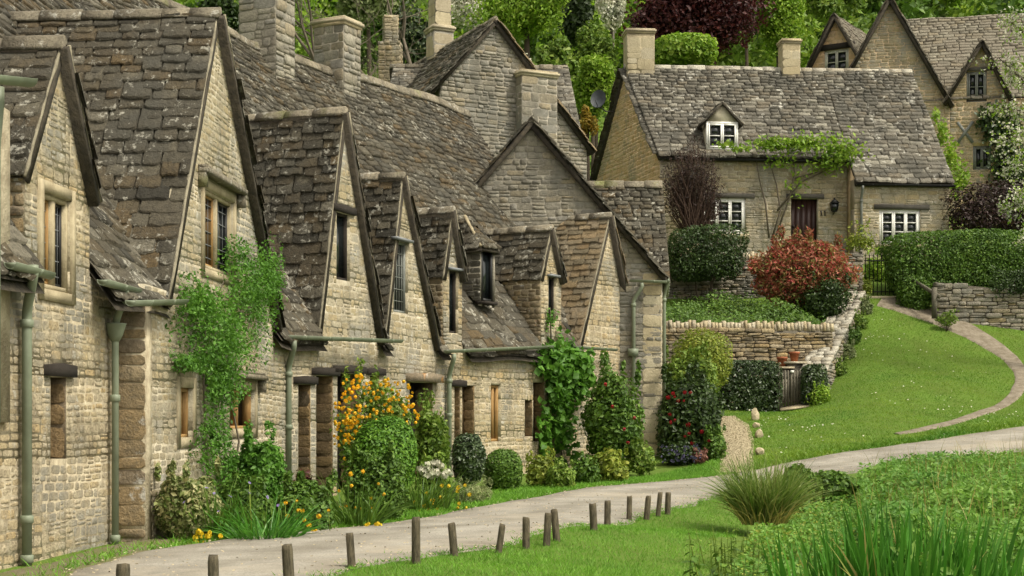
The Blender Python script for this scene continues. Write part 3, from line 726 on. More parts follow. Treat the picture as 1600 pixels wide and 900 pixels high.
def fill(cot, sg, kind, h, kw):
    u0, z0, u1, z1 = h; e = .002
    H = (u0+e, z0+e, u1-e, z1-e); um = (u0+u1)/2
    if kind in ('mullion',):
        fr = rect_frame(MB(), sg, (u0-.10, z0-.10, u1+.10, z1+.10), .097, -.05, .022).build('window_surround', 'ashlar', cot)
        wn = rect_frame(MB(), sg, H, .045, -.12, -.02).build('window', 'ashlar', cot)
        box_on(MB(), sg, um-.035, um+.035, z0+.047, z1-.047, -.11, -.025).build('mullion', 'ashlar', wn)
        for a, b in ((u0+.049, um-.037), (um+.037, u1-.049)):
            cas = rect_frame(MB(), sg, (a, z0+.049, b, z1-.049), .028, -.1, -.06).build('casement', 'ochre_wood' if a == u0+.049 else 'black_iron', wn)
            box_on(MB(), sg, a+.01, b-.01, z0+.06, z1-.06, -.09, -.08).build('pane', 'glass', wn)
            mb = MB()
            for k in range(1, 6): zz = z0+(z1-z0)*k/6; box_on(mb, sg, a+.03, b-.03, zz-.005, zz+.005, -.0795, -.072)
            for k in (1, 2): uu = a+(b-a)*k/3; box_on(mb, sg, uu-.004, uu+.004, z0+.08, z1-.08, -.0715, -.068)
            mb.build('glazing_lead', 'lead', wn)
    elif kind == 'wood':
        if kw.get('surround'): rect_frame(MB(), sg, (u0-.12, z0-.10, u1+.12, z1+.11), .117, -.06, .014).build('window_surround', 'ashlar', cot)
        wn = rect_frame(MB(), sg, H, .05, -.16, -.05).build('window', 'ochre_wood', cot)
        box_on(MB(), sg, um-.025, um+.025, z0+.053, z1-.053, -.15, -.06).build('mullion', 'ochre_wood', wn)
        box_on(MB(), sg, u0+.04, u1-.04, z0+.04, z1-.04, -.19, -.15-.003).build('pane', 'glass', wn)
    elif kind in ('leaded', 'leaded_dark'):
        fm = 'grey_paint' if kind == 'leaded' else 'dark_beam'
        wn = rect_frame(MB(), sg, H, .04, -.12, -.04).build('window', fm, cot)
        box_on(MB(), sg, u0+.03, u1-.03, z0+.03, z1-.03, -.1, -.085).build('pane', 'glass', wn)
        if kind == 'leaded':
            for k in range(1, 6):
                uu = u0+(u1-u0)*k/6; box_on(MB(), sg, uu-.008, uu+.008, z0+.042, z1-.042, -.084, -.07).build('glazing_bar', 'grey_paint', wn)
            for k in range(1, 6): zz = z0+(z1-z0)*k/6; box_on(MB(), sg, u0+.042, u1-.042, zz-.006, zz+.006, -.0695, -.066).build('glazing_bar', 'grey_paint', wn)
        if kw.get('lead'): box_on(MB(), sg, u0-.06, u1+.06, z1+.0, z1+.045, -.02, .09).build('lead_hood', 'lead', cot)
    elif kind in ('slit', 'door', 'niche'):
        dep = .34 if kind != 'niche' else .22
        if kind == 'door':
            d = MB(); n = max(3, int((u1-u0)/.14))
            dr = box_on(MB(), sg, u0+.004, u1-.004, z0, z1-.004, -dep-.06, -dep-.012).build('door', 'door_dark', cot)
            for k in range(n):
                a = u0+(u1-u0)*k/n; b = u0+(u1-u0)*(k+1)/n
                box_on(MB(), sg, a+.006, b-.006, z0+.02, z1-.02, -dep-.011, -dep+.01).build('plank', 'door_dark', dr)
        else:
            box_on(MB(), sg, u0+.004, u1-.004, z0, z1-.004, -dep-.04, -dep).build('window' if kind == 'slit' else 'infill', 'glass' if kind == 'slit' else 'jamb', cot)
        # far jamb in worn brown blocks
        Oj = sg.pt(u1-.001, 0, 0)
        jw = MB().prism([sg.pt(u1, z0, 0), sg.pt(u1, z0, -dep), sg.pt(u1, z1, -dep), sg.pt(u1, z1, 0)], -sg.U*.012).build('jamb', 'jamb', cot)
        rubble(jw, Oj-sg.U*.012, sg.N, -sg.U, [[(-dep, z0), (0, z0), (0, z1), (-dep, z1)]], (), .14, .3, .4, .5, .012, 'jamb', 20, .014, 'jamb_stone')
    if kw.get('lintel'):
        lm = kw['lintel']; b = MB(); a0, a1 = u0-.16, u1+.16; th = .11 if lm == 'dark_beam' else .14
        pts = []
        q = [(a0, z1+.003), (a1, z1+.003), (a1, z1+th), ((a0+a1)/2, z1+th+.015), (a0, z1+th-.01)]
        b.prism([sg.pt(u, z, -.25) for u, z in q], sg.N*(.25+(.05 if lm == 'dark_beam' else .16))).build('lintel', lm, cot)
    if kw.get('hood'):
        b = MB(); box_on(b, sg, u0-.24, u1+.24, z1+.13, z1+.19, -.02, .13)
        box_on(b, sg, u0-.22, u1+.22, z1+.195, z1+.225, -.02, .09)
        for uu in (u0-.24, u1+.16): box_on(b, sg, uu, uu+.08, z1-.03, z1+.128, -.02, .1)
        b.build('hood_mould', 'ridge_stone', cot)
base = -.35
for i, sg in enumerate(segs):
    lab, tm, rm, mm = cot_info[i]; c = cots[i]
    ze = nodesE[i, 2]; ze1 = nodesE[i+1, 2]
    top = min(ze, ze1)
    rect = [(0, base), (sg.L, base), (sg.L, ze1+.0), (0, ze+.0)]
    # split the eave band so gable pieces sit on it exactly
    pcs = [rect]
    for gpz in PIECES[i]:
        zz = [gpz[0][1]]; z_l = ze+(ze1-ze)*gpz[0][0]/sg.L; z_r = ze+(ze1-ze)*gpz[1][0]/sg.L
        gpz[0] = (gpz[0][0], z_l); gpz[1] = (gpz[1][0], z_r); pcs.append(gpz)
    wl = wall('wall', c, sg.P0, sg.U, sg.N, pcs, HOLES[i], .42, mm)
    sc = 1.0 if i < 2 else 1.25
    ex = [(h[0]-.1, h[1]-.1, h[2]+.1, h[3]+.1) if k in ('mullion',) or kw.get('surround') else (h[0], h[1], h[2], h[3]+(.11 if kw.get('lintel') else 0)) for k, h, kw in FILL[i]]
    rubble(wl, sg.P0, sg.U, sg.N, pcs, ex, .055*sc, .11*sc, .08*sc, .27*sc, .0038, rm, [300, 300, 250, 250][i], .02)
    for k, h, kw in FILL[i]: fill(c, sg, k, h, kw)
# return wall at the step between the first two cottages, with quoins
Oq = np.array([A1[0]-.02, A1[1]-.02, 0]); Uq = np.array([1., 0, 0]); Nq = np.array([0, -1., 0])
wq = wall('return_wall', cots[1], Oq, Uq, Nq, [[(0, base), (.30, base), (.30, 2.45), (0, 2.45)]], (), .3, 'rubble_mortar')
rubble(wq, Oq, Uq, Nq, [[(0, base), (.30, base), (.30, 2.45), (0, 2.45)]], (), .18, .34, .35, .4, .014, 'quoin', 14, .01, 'quoin')
# the main roof, cut into the four cottages
for i, c in enumerate(cots):
    s0, s1 = SN[i], SN[i+1]
    if i == 0: s0 = -2.
    n_s = int((s1-s0)/.16)+1; n_v = 50; ss = np.linspace(s0, s1, n_s+1); vv = np.linspace(-.26, SLOPE, n_v+1)
    S_, V_ = np.meshgrid(ss, vv); Pt = roof_surf(S_.ravel(), V_.ravel()); nx = n_s+1
    q = []
    for b in range(n_v):
        ex = roof_exclude((vv[b]+vv[b+1])/2)
        for a in range(n_s):
            sm = (ss[a]+ss[a+1])/2
            if any(x0 < sm < x1 for x0, x1 in ex): continue
            q.append([b*nx+a, b*nx+a+1, (b+1)*nx+a+1, (b+1)*nx+a])
    q = np.array(q); nP = len(Pt); low = Pt-np.array([0, 0, .09])
    rf = put('roof', np.vstack([Pt, low]), [q, q[:, ::-1]+nP], 'deck', c)
    bk = 2*nodesR[i:i+2, :2]-nodesE[i:i+2, :2]
    MB().add([(*nodesR[i, :2], ZR-.05), (*nodesR[i+1, :2], ZR-.05), (*bk[1], 2.6), (*bk[0], 2.6)], [[0, 1, 2, 3]]).build('back_roof', 'roof_tile', c)
    tiles(rf, roof_surf, -.26, SLOPE, lambda v, s0=s0, s1=s1: cuts([(s0, s1)], roof_exclude(v)), .19, .095, .36, .22, .027, 'roof_tile', [60, 40, 60, 140][i])
    x = s0
    while x < s1-.1:
        l = min(.5, s1-x); a = roof_surf(np.array([x]), np.array([SLOPE]))[0]; b = roof_surf(np.array([x+l]), np.array([SLOPE]))[0]
        ridge(c, a+ZUP*.03, b+ZUP*.03, None, r=.12, ln=1.); x += l

# ------------------------------------------------------------------ gutters and downpipes
def gutter(parent, a, b, out, r=.055, m='green_paint'):
    """half-round channel from a to b, open upwards"""
    a, b = np.asarray(a, float), np.asarray(b, float); d = unit(b-a); s_ = unit(np.cross(d, ZUP)); mb = MB(); n = 8
    prof = [(math.cos(math.pi+math.pi*k/n), math.sin(math.pi+math.pi*k/n)) for k in range(n+1)]
    outer = [(x*r, z*r) for x, z in prof]; inner = [(x*(r-.006), z*(r-.006)) for x, z in prof[::-1]]
    loop = outer+[(r, .004)]+[(r-.006, .004)]+inner+[(-r+.006, .004), (-r, .004)]
    mb.prism([a+s_*x+ZUP*z for x, z in loop], b-a)
    for e in (a+d*.002, b-d*.006): mb.prism([e+s_*x*.97+ZUP*z*.97 for x, z in outer], d*.004)
    g_ = mb.build('gutter', m, parent)
    L = np.linalg.norm(b-a); k = .5
    while k < L:
        c_ = a+d*k; rr = r+.006
        MB().prism([c_+s_*x*rr/r+ZUP*z*rr/r for x, z in outer]+[c_+s_*r*.9+ZUP*-.001, c_-s_*r*.9+ZUP*-.001], d*.035).build('bracket', m, g_); k += .75
    return g_
def downpipe(parent, top, wallpt, zb, r=.043, m='green_paint', hopper=None, collars=(.35,)):
    """outlet at top, swan-neck in to wallpt (x,y), down to zb"""
    top = np.asarray(top, float); wx, wy = wallpt[:2]; z = top[2]
    pth = [top, top-ZUP*.08, [top[0]*.85+wx*.15, top[1]*.85+wy*.15, z-.13], [top[0]*.2+wx*.8, top[1]*.2+wy*.8, z-.30], [wx, wy, z-.38], [wx, wy, z-.45], [wx, wy, zb]]
    o = MB().tube(pth, r, 12).build('downpipe', m, parent, True)
    H = z-.45-zb
    for f in (0.0, *collars, 1.0):
        zz = z-.47-H*f if f < 1 else zb+.06
        MB().tube([[wx, wy, zz+.035], [wx, wy, zz+.03], [wx, wy, zz-.03], [wx, wy, zz-.035]], [r+.004, r+.014, r+.014, r+.004], 12).build('collar', m, o)
    if hopper:
        MB().tube([[wx, wy, hopper-.16], [wx, wy, hopper-.1], [wx, wy, hopper], [wx, wy, hopper+.02]], [r+.005, .075, .105, .112], 8).build('hopper', m, o)
    return o
def row_gutter(i, px0, px1, py0, n=.24, py1=None):
    sg = segs[i]; u0, u1 = sg.u(px0), sg.u(px1)
    f = lambda px, py: sg.P0+sg.N*n+sg.U*0
    def at(px, py):
        k = (px-800)/F; O = sg.P0+sg.N*n; u = (k*O[1]-O[0])/(sg.U[0]-k*sg.U[1]); q = O+sg.U*u; q[2] = ZC-(py-YH)/F*q[1]; return q
    a = at(px0, py0); b = at(px1, py1) if py1 else at(px1, py0)
    if not py1: b[2] = a[2]-.01
    return gutter(cots[i], a, b, sg.N), a, b
def pipe_at(i, px, py, n=.24, zb=None, px2=None, **kw):
    sg = segs[i]; k = (px-800)/F; O = sg.P0+sg.N*n; u = (k*O[1]-O[0])/(sg.U[0]-k*sg.U[1]); t = O+sg.U*u; t[2] = ZC-(py-YH)/F*t[1]
    k2 = ((px2 or px)-800)/F; O2 = sg.P0+sg.N*.075; u2 = (k2*O2[1]-O2[0])/(sg.U[0]-k2*sg.U[1]); wp = O2+sg.U*u2
    return downpipe(cots[i], t, wp, gz(*wp[:2])+.0 if zb is None else zb, **kw)
row_gutter(0, 16, 78, 410); pipe_at(0, 52, 414, px2=42, collars=(.8,))
row_gutter(0, 160, 214, 437)
pipe_at(0, 196, 446, px2=180, r=.036, hopper=2.18, collars=(.3,))
row_gutter(1, 204, 288, 470, n=.15, py1=468)
row_gutter(2, 446, 626, 524, py1=531); pipe_at(2, 459, 532, px2=451, collars=(.4, .75))
sg = segs[2]; u_ = sg.u(498); MB().tube([sg.pt(u_, 2.0, -.1), sg.pt(u_, .02, -.1)], .03, 10).build('downpipe', 'green_paint', cots[2], True)
row_gutter(3, 697, 862, 547, py1=540); pipe_at(3, 709, 553, px2=702, collars=(.35, .8))
row_gutter(3, 900, 962, 541, py1=545)
# corner of another roof with its gutter at the very left
q = thing('eave_corner', P(-30, 250, 11.6), 'roof corner with green gutter cut by the left picture edge', 'roof')
slope(q, P(-60, 118, 11.6), np.array([0, 1, 0]), np.array([-.6, 0, .8]), [(-1.2, 0), (.35, 0), (.35, .5), (-1.2, .5)], 'roof_tile', 6, e0=.2, e1=.2)
MB().prism([P(-90, 128, 11.7), P(-58, 128, 11.7), P(-58, 660, 11.7), P(-90, 660, 11.7)], (0, 1.1, 0)).build('wall', 'rubble_mortar', q)
gutter(q, P(-70, 112, 10.9), P(47, 124, 12.1), None, .065)
MB().tube([P(-2, 136, 12.), P(-2, 160, 12.), P(-8, 230, 12.), P(-8, 660, 12.)], .043, 10).build('downpipe', 'green_paint', q, True)

# ------------------------------------------------------------------ chimneys
def chimney(parent, c, w_, d_, z0, z1, m='rubble', mm='rubble_mortar', cap=True, rot=0., nobj=40, hs=(.09, .24), ws=(.14, .42), pots=0, proud=.014, capm='ashlar_block'):
    ca, sa = math.cos(rot), math.sin(rot); ux = np.array([ca, sa, 0]); uy = np.array([-sa, ca, 0]); c = np.array([c[0], c[1], 0.])
    o = MB().box(c+ZUP*(z0+z1)/2, (w_, d_, z1-z0), [ux, uy, ZUP]).build('chimney', mm, parent)
    for nn, ax, hw, hd in ((-uy, ux, w_/2, d_/2), (-ux, -uy, d_/2, w_/2), (ux, uy, d_/2, w_/2)):
        rubble(o, c+nn*hd, ax, nn, [[(-hw, z0), (hw, z0), (hw, z1), (-hw, z1)]], (), *hs, *ws, proud, m, nobj if nn is not ux else 0, .012)
    if cap:
        for k, (g_, t0, t1) in enumerate(((.03, z1, z1+.06), (.06, z1+.064, z1+.13), (.02, z1+.134, z1+.17))):
            MB().box(c+ZUP*(t0+t1)/2, (w_+g_*2, d_+g_*2, t1-t0), [ux, uy, ZUP]).build('cap_stone', capm, o)
    return o
p = roof_surf(np.array([SN[2]+5.2]), np.array([SLOPE]))[0]
def on_ridge(px):
    s_ = np.linspace(0, SN[-1], 2000); q = roof_surf(s_, np.full(2000, SLOPE)); k = np.argmin(abs(800+F*q[:, 0]/q[:, 1]-px)); return s_[k], q[k]
s_, q = on_ridge(417); chimney(cots[2], q, .8, .7, q[2]-.8, q[2]+2.4, 'rubble_grey', 'mortar_grey', rot=R(-22), nobj=50, proud=.016)
s_, q = on_ridge(527); chimney(cots[3], q, .72, .6, q[2]-.8, P(0, 46, q[1])[2], 'rubble_grey', 'mortar_grey', rot=R(-28), nobj=50, proud=.016)

# ------------------------------------------------------------------ hipped dormer on the slope of the fourth cottage
sg = segs[3]
def hip_dormer():
    uc = sg.u(742); zs, zt = 3.35, 4.42; dn = -.38             # front plane a little up the slope
    u0, u1 = sg.u(742)-.3, sg.u(742)+.42
    kx = lambda px, n: ((px-800)/F*(sg.P0+sg.N*n)[1]-(sg.P0+sg.N*n)[0])/(sg.U[0]-(px-800)/F*sg.U[1])
    u0, u1 = kx(752, dn), kx(769, dn)
    O = sg.pt(0, 0, dn)
    z0, z1 = ZC-(470-YH)/F*sg.pt(u0, 0, dn)[1], ZC-(388-YH)/F*sg.pt(u0, 0, dn)[1]
    d = thing('roof_dormer', sg.pt((u0+u1)/2, z0, dn), 'small hipped dormer with dark narrow window on the main roof slope', 'dormer')
    fr = MB(); rect_frame(fr, Seg(O[:2], (O+sg.U)[:2]), (u0, z0, u1, z1), .05, -.06, .01); fs = Seg(O[:2], (O+sg.U)[:2])
    wn = fr.build('window', 'black_iron', d)
    box_on(MB(), fs, u0+.04, u1-.04, z0+.04, z1-.04, -.05, -.04).build('pane', 'glass', wn)
    box_on(MB(), fs, u0-.04, u1+.04, z0-.06, z0-.003, -.1, .1).build('sill', 'dark_beam', wn)
    dep = 1.35
    for uu, s2 in ((u0-.02, -1), (u1+.1, 1)):
        Oc = fs.pt(uu, 0, 0); nn = fs.U*s2; ax = np.cross(ZUP, nn); a = -1 if s2 < 0 else 1
        pl = [(0, z0-.1), (0, z1), (a*dep, z1), (a*dep, z1-.02)]
        if a > 0: pl = pl[::-1]
        wl = wall('cheek', d, Oc, ax, nn, [pl], (), .05, 'mortar_grey')
        rubble(wl, Oc, ax, nn, [pl], (), .08, .13, .16, .3, .012, 'roof_tile_grey', 24)
    um = (u0+u1)/2; zt = z1+.62
    # hip and two side slopes
    for uf, s2 in ((u0-.14, -1), (u1+.16, 1)):
        Oo = fs.pt(uf, z1-.03, 0); V = (um-uf)*fs.U+(zt-z1)*ZUP; Ls = np.linalg.norm(V); V /= Ls; Ud = fs.N if s2 < 0 else -fs.N
        pl = [(.1, -.03), (-.5, Ls), (-2.2, Ls), (-1.5, -.03)]
        if s2 > 0: pl = [(-x, y) for x, y in pl][::-1]
        slope(d, Oo, Ud, V, pl, 'roof_tile', 30 if s2 < 0 else 0, .05, 'dormer_roof', e0=.13, e1=.11, w0=.24, w1=.2)
    Oo = fs.pt(um, z1-.03, .1); V = unit(-fs.N*.6+ZUP*(zt-z1)); Ls = math.hypot(.6, zt-z1)
    slope(d, Oo, fs.U, V, [(-(um-u0)-.14, 0), (u1-um+.16, 0), (0, Ls)], 'roof_tile', 0, .05, 'dormer_hip', e0=.13, e1=.11, w0=.22, w1=.2)
    MB().tube([fs.pt(u0-.12, z1+.03, .06), fs.pt(um, zt+.05, -.5)], .035, 6).build('hip_mortar', 'ashlar', d)
hip_dormer()

# ------------------------------------------------------------------ end cottage: gable towards the camera
YE = 33.2
ec = thing('cottage', (2, 35, .3), 'end cottage of the row with broad plain gable facing the lane approach', 'cottage', 'cottages of the stone row')
xa, za = P(830, 190, YE)[[0, 2]]; xr, zr = P(1034, 426, YE)[[0, 2]]; xl = 2*xa-xr
Oe = np.array([0, YE, 0]); Ux = np.array([1., 0, 0]); Ny = np.array([0, -1., 0]); Uy = np.array([0, 1., 0])
xw = 2.3
pcs = [[(xw, -.3), (xr, -.3), (xr, zr), (xw, zr)], [(xl, zr), (xr, zr), (xa, za)]]
wl = wall('gable_wall', ec, Oe, Ux, Ny, pcs, (), .4, 'mortar_grey')
rubble(wl, Oe, Ux, Ny, pcs, (), .08, .16, .14, .4, .012, 'rubble_grey', 220)
sU = unit([.095, 1, 0]); sN = np.cross(sU, ZUP)
pl = [(0, -.3), (5.5, -.3), (5.5, zr), (0, zr)]; Os = np.array([xr, YE, 0])
wl = wall('side_wall', ec, Os, sU, sN, [pl], (), .4, 'mortar_pale'); rubble(wl, Os, sU, sN, [pl], (), .08, .15, .15, .4, .012, 'rubble_pale', 0)
mbq = rubble(wall('corner_quoin_bed', ec, Oe+Ny*.004, Ux, Ny, [[(xr-.42, -.3), (xr+.005, -.3), (xr+.005, zr-.1), (xr-.42, zr-.1)]], (), .01, 'mortar_pale'),
             Oe+Ny*.004, Ux, Ny, [[(xr-.42, -.3), (xr+.005, -.3), (xr+.005, zr-.1), (xr-.42, zr-.1)]], (), .2, .32, .3, .44, .016, 'ashlar_block', 20, .012, 'quoin')
rdir = np.array([.095*.9, 1, 0]); rdir /= np.linalg.norm(rdir)
for s2, xf in ((1, xr), (-1, xl)):
    Oo = np.array([xf, YE, zr]); V = np.array([xa-xf, 0, za-zr]); Ls = np.linalg.norm(V); V = V/Ls
    if s2 > 0: slope(ec, Oo, rdir, V, [(-.14, -.18), (5.6, -.18), (5.6, Ls), (-.14, Ls)], 'roof_tile', 0, .1, 'roof_slope', e0=.2, e1=.12, w0=.36, w1=.26)
    else: slope(ec, Oo, -rdir, V, [(-5.6, -.18), (.14, -.18), (.14, Ls), (-5.6, Ls)], 'roof_tile', 0, .1, 'roof_slope', e0=.2, e1=.12, w0=.36, w1=.26)
ridge(ec, (xa, YE-.15, za+.03), np.array([xa, YE, za+.03])+rdir*5.6, None)
# ragged tile ends along the two verges
verge(ec, (xr+.08, YE-.05, zr-.1), (xa, YE-.05, za+.06), Ny, 40); verge(ec, (xl, YE-.05, zr), (xa, YE-.05, za+.06), Ny, 40)
# cross wing of the end cottage: slope facing the camera
zc7 = P(0, 290, 36.3)[2]; y7 = 36.3; x7 = P(1040, 0, 35.0)[0]
V = unit([0, 1.7, 2.3]); Ls = 3.1
O7 = np.array([x7, y7, zc7])-V*Ls
slope(ec, O7, Ux, V, [(-3.2, 0), (.06, 0), (.06, Ls), (-3.2, Ls)], 'roof_tile', 110, .1, 'wing_roof', e0=.16, e1=.11, w0=.3, w1=.24)
slope(ec, np.array([x7, y7+.02, zc7])+np.array([0, 1.7, -2.3])*1.0, -Ux, unit([0, -1.7, 2.3]), [(-.06, 0), (3.2, 0), (3.2, 2.86), (-.06, 2.86)], 'roof_tile', 0, .1, 'wing_roof')
ridge(ec, (x7-3.2, y7, zc7+.03), (x7+.07, y7, zc7+.03), None, r=.12)
MB().prism([(x7-.05, y7-1.3, zr), (x7-.05, y7+1.3, zr), (x7-.05, y7, zc7-.55)], (-.3, 0, 0)).build('wing_gable', 'mortar_grey', ec)
a = P(984, 437, YE-.16); b = P(1042, 439, YE-.16); gutter(ec, a, b, None, .05)
gutter(ec, P(1043, 437, YE-.1), P(1043, 437, YE-.1)+sU*4, None, .055)
t = P(1003, 442, YE-.16); downpipe(ec, t, P(990, 0, YE-.07)[:2], .45, .042, collars=(.62,))
px_, py_ = P(989, 0, YE-.09)[:2]
MB().box((px_, py_, P(0, 551, YE)[2]), (.2, .14, .16), None, 1.15).build('hopper', 'green_paint', ec)
downpipe(ec, np.array([xr+.16, YE+.35, zr-.08]), (xr+.1, YE+.5), .45, .042, collars=(.5,))

# ------------------------------------------------------------------ back house with the tall grey gable
def at_k(px, O, U): k = (px-800)/F; return (k*O[1]-O[0])/(U[0]-k*U[1])
bh = thing('house', (0, 44, 4), 'tall grey stone house behind the row, gable with chimney breast', 'house')
Ub = unit([.906, .423, 0]); Nb = np.cross(Ub, ZUP); back = -Nb
Ob = np.array([*P(772, 30, 42)[:2], 0]); zA = P(772, 32, 42)[2]
wr = at_k(917, Ob, Ub); zR_ = P(0, 226, (Ob+Ub*wr)[1])[2]; wl_ = at_k(688, Ob, Ub); tan = (zA-zR_)/wr; zL = zA+wl_*tan
wlx = -wr
pcs = [[(wl_, 1), (wr, 1), (wr, zR_), (wl_, min(zL, zR_))], [(wl_, min(zL, zR_)), (wr, zR_), (0, zA), (wl_, zL)]]
pcs = [[(wl_, 1), (wr, 1), (wr, zR_), (0, zA), (wl_, zL)]]
w_ = wall('gable_wall', bh, Ob, Ub, Nb, pcs, (), .4, 'mortar_grey'); rubble(w_, Ob, Ub, Nb, pcs, (), .09, .16, .16, .42, .02, 'rubble_grey', 260)
pl = [(0, 1), (6, 1), (6, zR_), (0, zR_)]; w_ = wall('side_wall', bh, Ob+Ub*wr, back, np.cross(back, ZUP), [pl], (), .4, 'mortar_grey')
for s2, wf, zf in ((1, wr, zR_), (-1, wl_-.35, zL-.35*tan)):
    Oo = Ob+Ub*wf+ZUP*zf; V = -Ub*wf+ZUP*(zA-zf); Ls = np.linalg.norm(V); V = V/Ls
    if s2 > 0: slope(bh, Oo, back, V, [(-.12, -.3), (6, -.3), (6, Ls), (-.12, Ls)], 'roof_tile_grey', 0, .1, 'roof_slope', e0=.18, e1=.12)
    else: slope(bh, Oo, -back, V, [(-6, 0), (.12, 0), (.12, Ls), (-6, Ls)], 'roof_tile', 120, .1, 'roof_slope', e0=.17, e1=.12)
    verge(bh, Oo-V*(.3 if s2 > 0 else 0)+Nb*.05, Ob+ZUP*(zA+.05)+Nb*.05, Nb, 40, 'roof_tile_brown' if s2 > 0 else 'roof_tile')
ridge(bh, Ob+ZUP*(zA+.03)+Nb*.12, Ob+ZUP*(zA+.03)+back*6, None)
# chimney breast on that gable
cx0, cx1 = at_k(813, Ob+Nb*.3, Ub), at_k(868, Ob+Nb*.3, Ub); zt = P(0, 122, 42.3)[2]
cc = Ob+Ub*(cx0+cx1)/2+Nb*.15
chimney(bh, cc, cx1-cx0, .5, 2, zt, 'rubble_grey', 'mortar_grey', True, math.atan2(Ub[1], Ub[0]), 60, (.16, .26), (.25, .55), proud=.008)
# chimneys behind
rp = Ob+back*3.9; chimney(bh, rp, .62, .62, zA-1.2, zA+.55, 'ashlar_block', 'mortar_grey', True, R(25), 16, (.28, .4), (.4, .7), proud=.008)
chimney(bh, rp, .52, .52, zA+.7, zA+2.6, 'ashlar_block', 'mortar_grey', False, R(25), 14, (.25, .4), (.4, .7), proud=.008)
# low wing left of it
lw = thing('outbuilding', P(640, 170, 45), 'low wing with mossy stone roof and rubble chimney behind the row ridge', 'outbuilding')
a = P(602, 166, 44); V = unit([0, .72, .7]); Ls = P(0, 101, 45.2)[2]-a[2]; Ls /= V[2]
slope(lw, a, Ux, V, [(-.0, 0), (2.2, 0), (2.2, Ls), (.12, Ls)], 'roof_tile_grey', 110, .1, 'roof_slope', e0=.14, e1=.12, w0=.3, w1=.26)
slope(lw, a+V*Ls+np.array([2.2, .05, 0])-np.array([0, -1.2, 1.2]), -Ux, unit([0, -.72, .7]), [(0, 0), (2.2, 0), (2.2, 1.7), (0, 1.7)], 'roof_tile_grey', 0, .1, 'roof_slope')
ridge(lw, a+V*Ls+ZUP*.03, a+V*Ls+ZUP*.03+Ux*2.2, None, r=.1)
MB().prism([a+np.array([.1, .2, -4]), a+np.array([2.2, .2, -4]), a+np.array([2.2, .2, 0]), a+np.array([.1, .2, 0])], (0, 2, 0)).build('wall', 'mortar_grey', lw)
cq = P(610, 0, 47); chimney(lw, cq, .66, .6, 5, P(0, 70, 47)[2], 'rubble', 'rubble_mortar', False, 0, 40, (.1, .18), (.15, .3), proud=.02)
chimney(lw, cq, .42, .42, P(0, 70, 47)[2], P(0, 26, 47)[2], 'rubble', 'rubble_mortar', False, .2, 16, (.1, .18), (.15, .3), proud=.02)
a2 = P(568, 190, 43); slope(lw, a2, Ux, V, [(0, 0), (1.0, 0), (1.0, 1.0), (0, 1.0)], 'roof_tile_grey', 20, .1, 'lean_to_roof', e0=.14, e1=.12, w0=.3, w1=.26)
# right hand wing behind the grey gable
rw = thing('outbuilding', P(870, 230, 47), 'stone roofed wing showing right of the grey gable', 'outbuilding')
a = P(822, 226, 46); V = unit([0, .7, .72]); Ls = (P(0, 97, 48)[2]-a[2])/V[2]; wX = P(912, 0, 46)[0]-a[0]
slope(rw, a, Ux, V, [(0, 0), (wX, 0), (wX-.35, Ls), (0, Ls)], 'roof_tile_grey', 90, .1, 'roof_slope', e0=.2, e1=.15, w0=.36, w1=.3)
slope(rw, a+V*Ls+np.array([wX-.35, .05+1.9, -1.9]), -Ux, unit([0, -.7, .7]), [(0, 0), (1.5, 0), (1.5, 2.68), (0, 2.68)], 'roof_tile_grey', 0, .1, 'roof_slope')
ridge(rw, a+V*Ls+ZUP*.03, a+V*Ls+ZUP*.03+Ux*(wX-.35), None, r=.12)
MB().prism([a+np.array([.1, .2, -5]), a+np.array([wX-.1, .2, -5]), a+np.array([wX-.1, .2, 0]), a+np.array([.1, .2, 0])], (0, 3, 0)).build('wall', 'mortar_grey', rw)

# ------------------------------------------------------------------ white-windowed cottage on the slope
hw = thing('cottage', (9, 51, 7), 'detached stone cottage with white casement windows and brown door', 'cottage')
a10 = R(5); U1 = np.array([math.cos(a10), math.sin(a10), 0]); N1 = np.cross(U1, ZUP); B1 = -N1
O1 = np.array([*P(1031, 240, 50)[:2], 0]); ze = P(1031, 240, 50)[2]; dR = 2.9; zr1 = P(990, 106, 52.86)[2]; tan1 = (zr1-ze)/dR
fseg = Seg(O1[:2], (O1+U1*6.6)[:2])
uS = fseg.u(1324)                                              # where the lower right-hand part begins
fw = .72; O2 = O1+N1*fw; s2g = Seg((O2+U1*uS)[:2], (O2+U1*12)[:2]); ze2 = ze-fw*tan1
uE = at_k(1483, O2, U1); LR = at_k(1420, O1+B1*dR, U1)
hb = 6.0
def hopen(sgm, pxL, pxR, pyT, pyB): u0, u1 = sgm.u(pxL), sgm.u(pxR); return (u0, sgm.z(u0, pyB), u1, sgm.z(u0, pyT))
w1 = hopen(fseg, 1096, 1165, 309, 365); d1 = hopen(fseg, 1236, 1278, 310, 396); w2 = hopen(s2g, 1374, 1438, 327, 382)
wA = wall('front_wall', hw, fseg.P0, fseg.U, fseg.N, [[(0, hb), (uS, hb), (uS, ze), (0, ze)]], [w1, d1], .4, 'mortar_pale')
rubble(wA, fseg.P0, fseg.U, fseg.N, [[(0, hb), (uS, hb), (uS, ze), (0, ze)]], [w1, d1], .1, .18, .2, .5, .007, 'rubble_pale', 130)
L2 = uE-uS
wB = wall('front_wall', hw, s2g.P0, s2g.U, s2g.N, [[(0, hb), (L2, hb), (L2, ze2), (0, ze2)]], [w2], .4, 'mortar_pale')
rubble(wB, s2g.P0, s2g.U, s2g.N, [[(0, hb), (L2, hb), (L2, ze2), (0, ze2)]], [w2], .1, .18, .2, .5, .007, 'rubble_pale', 80)
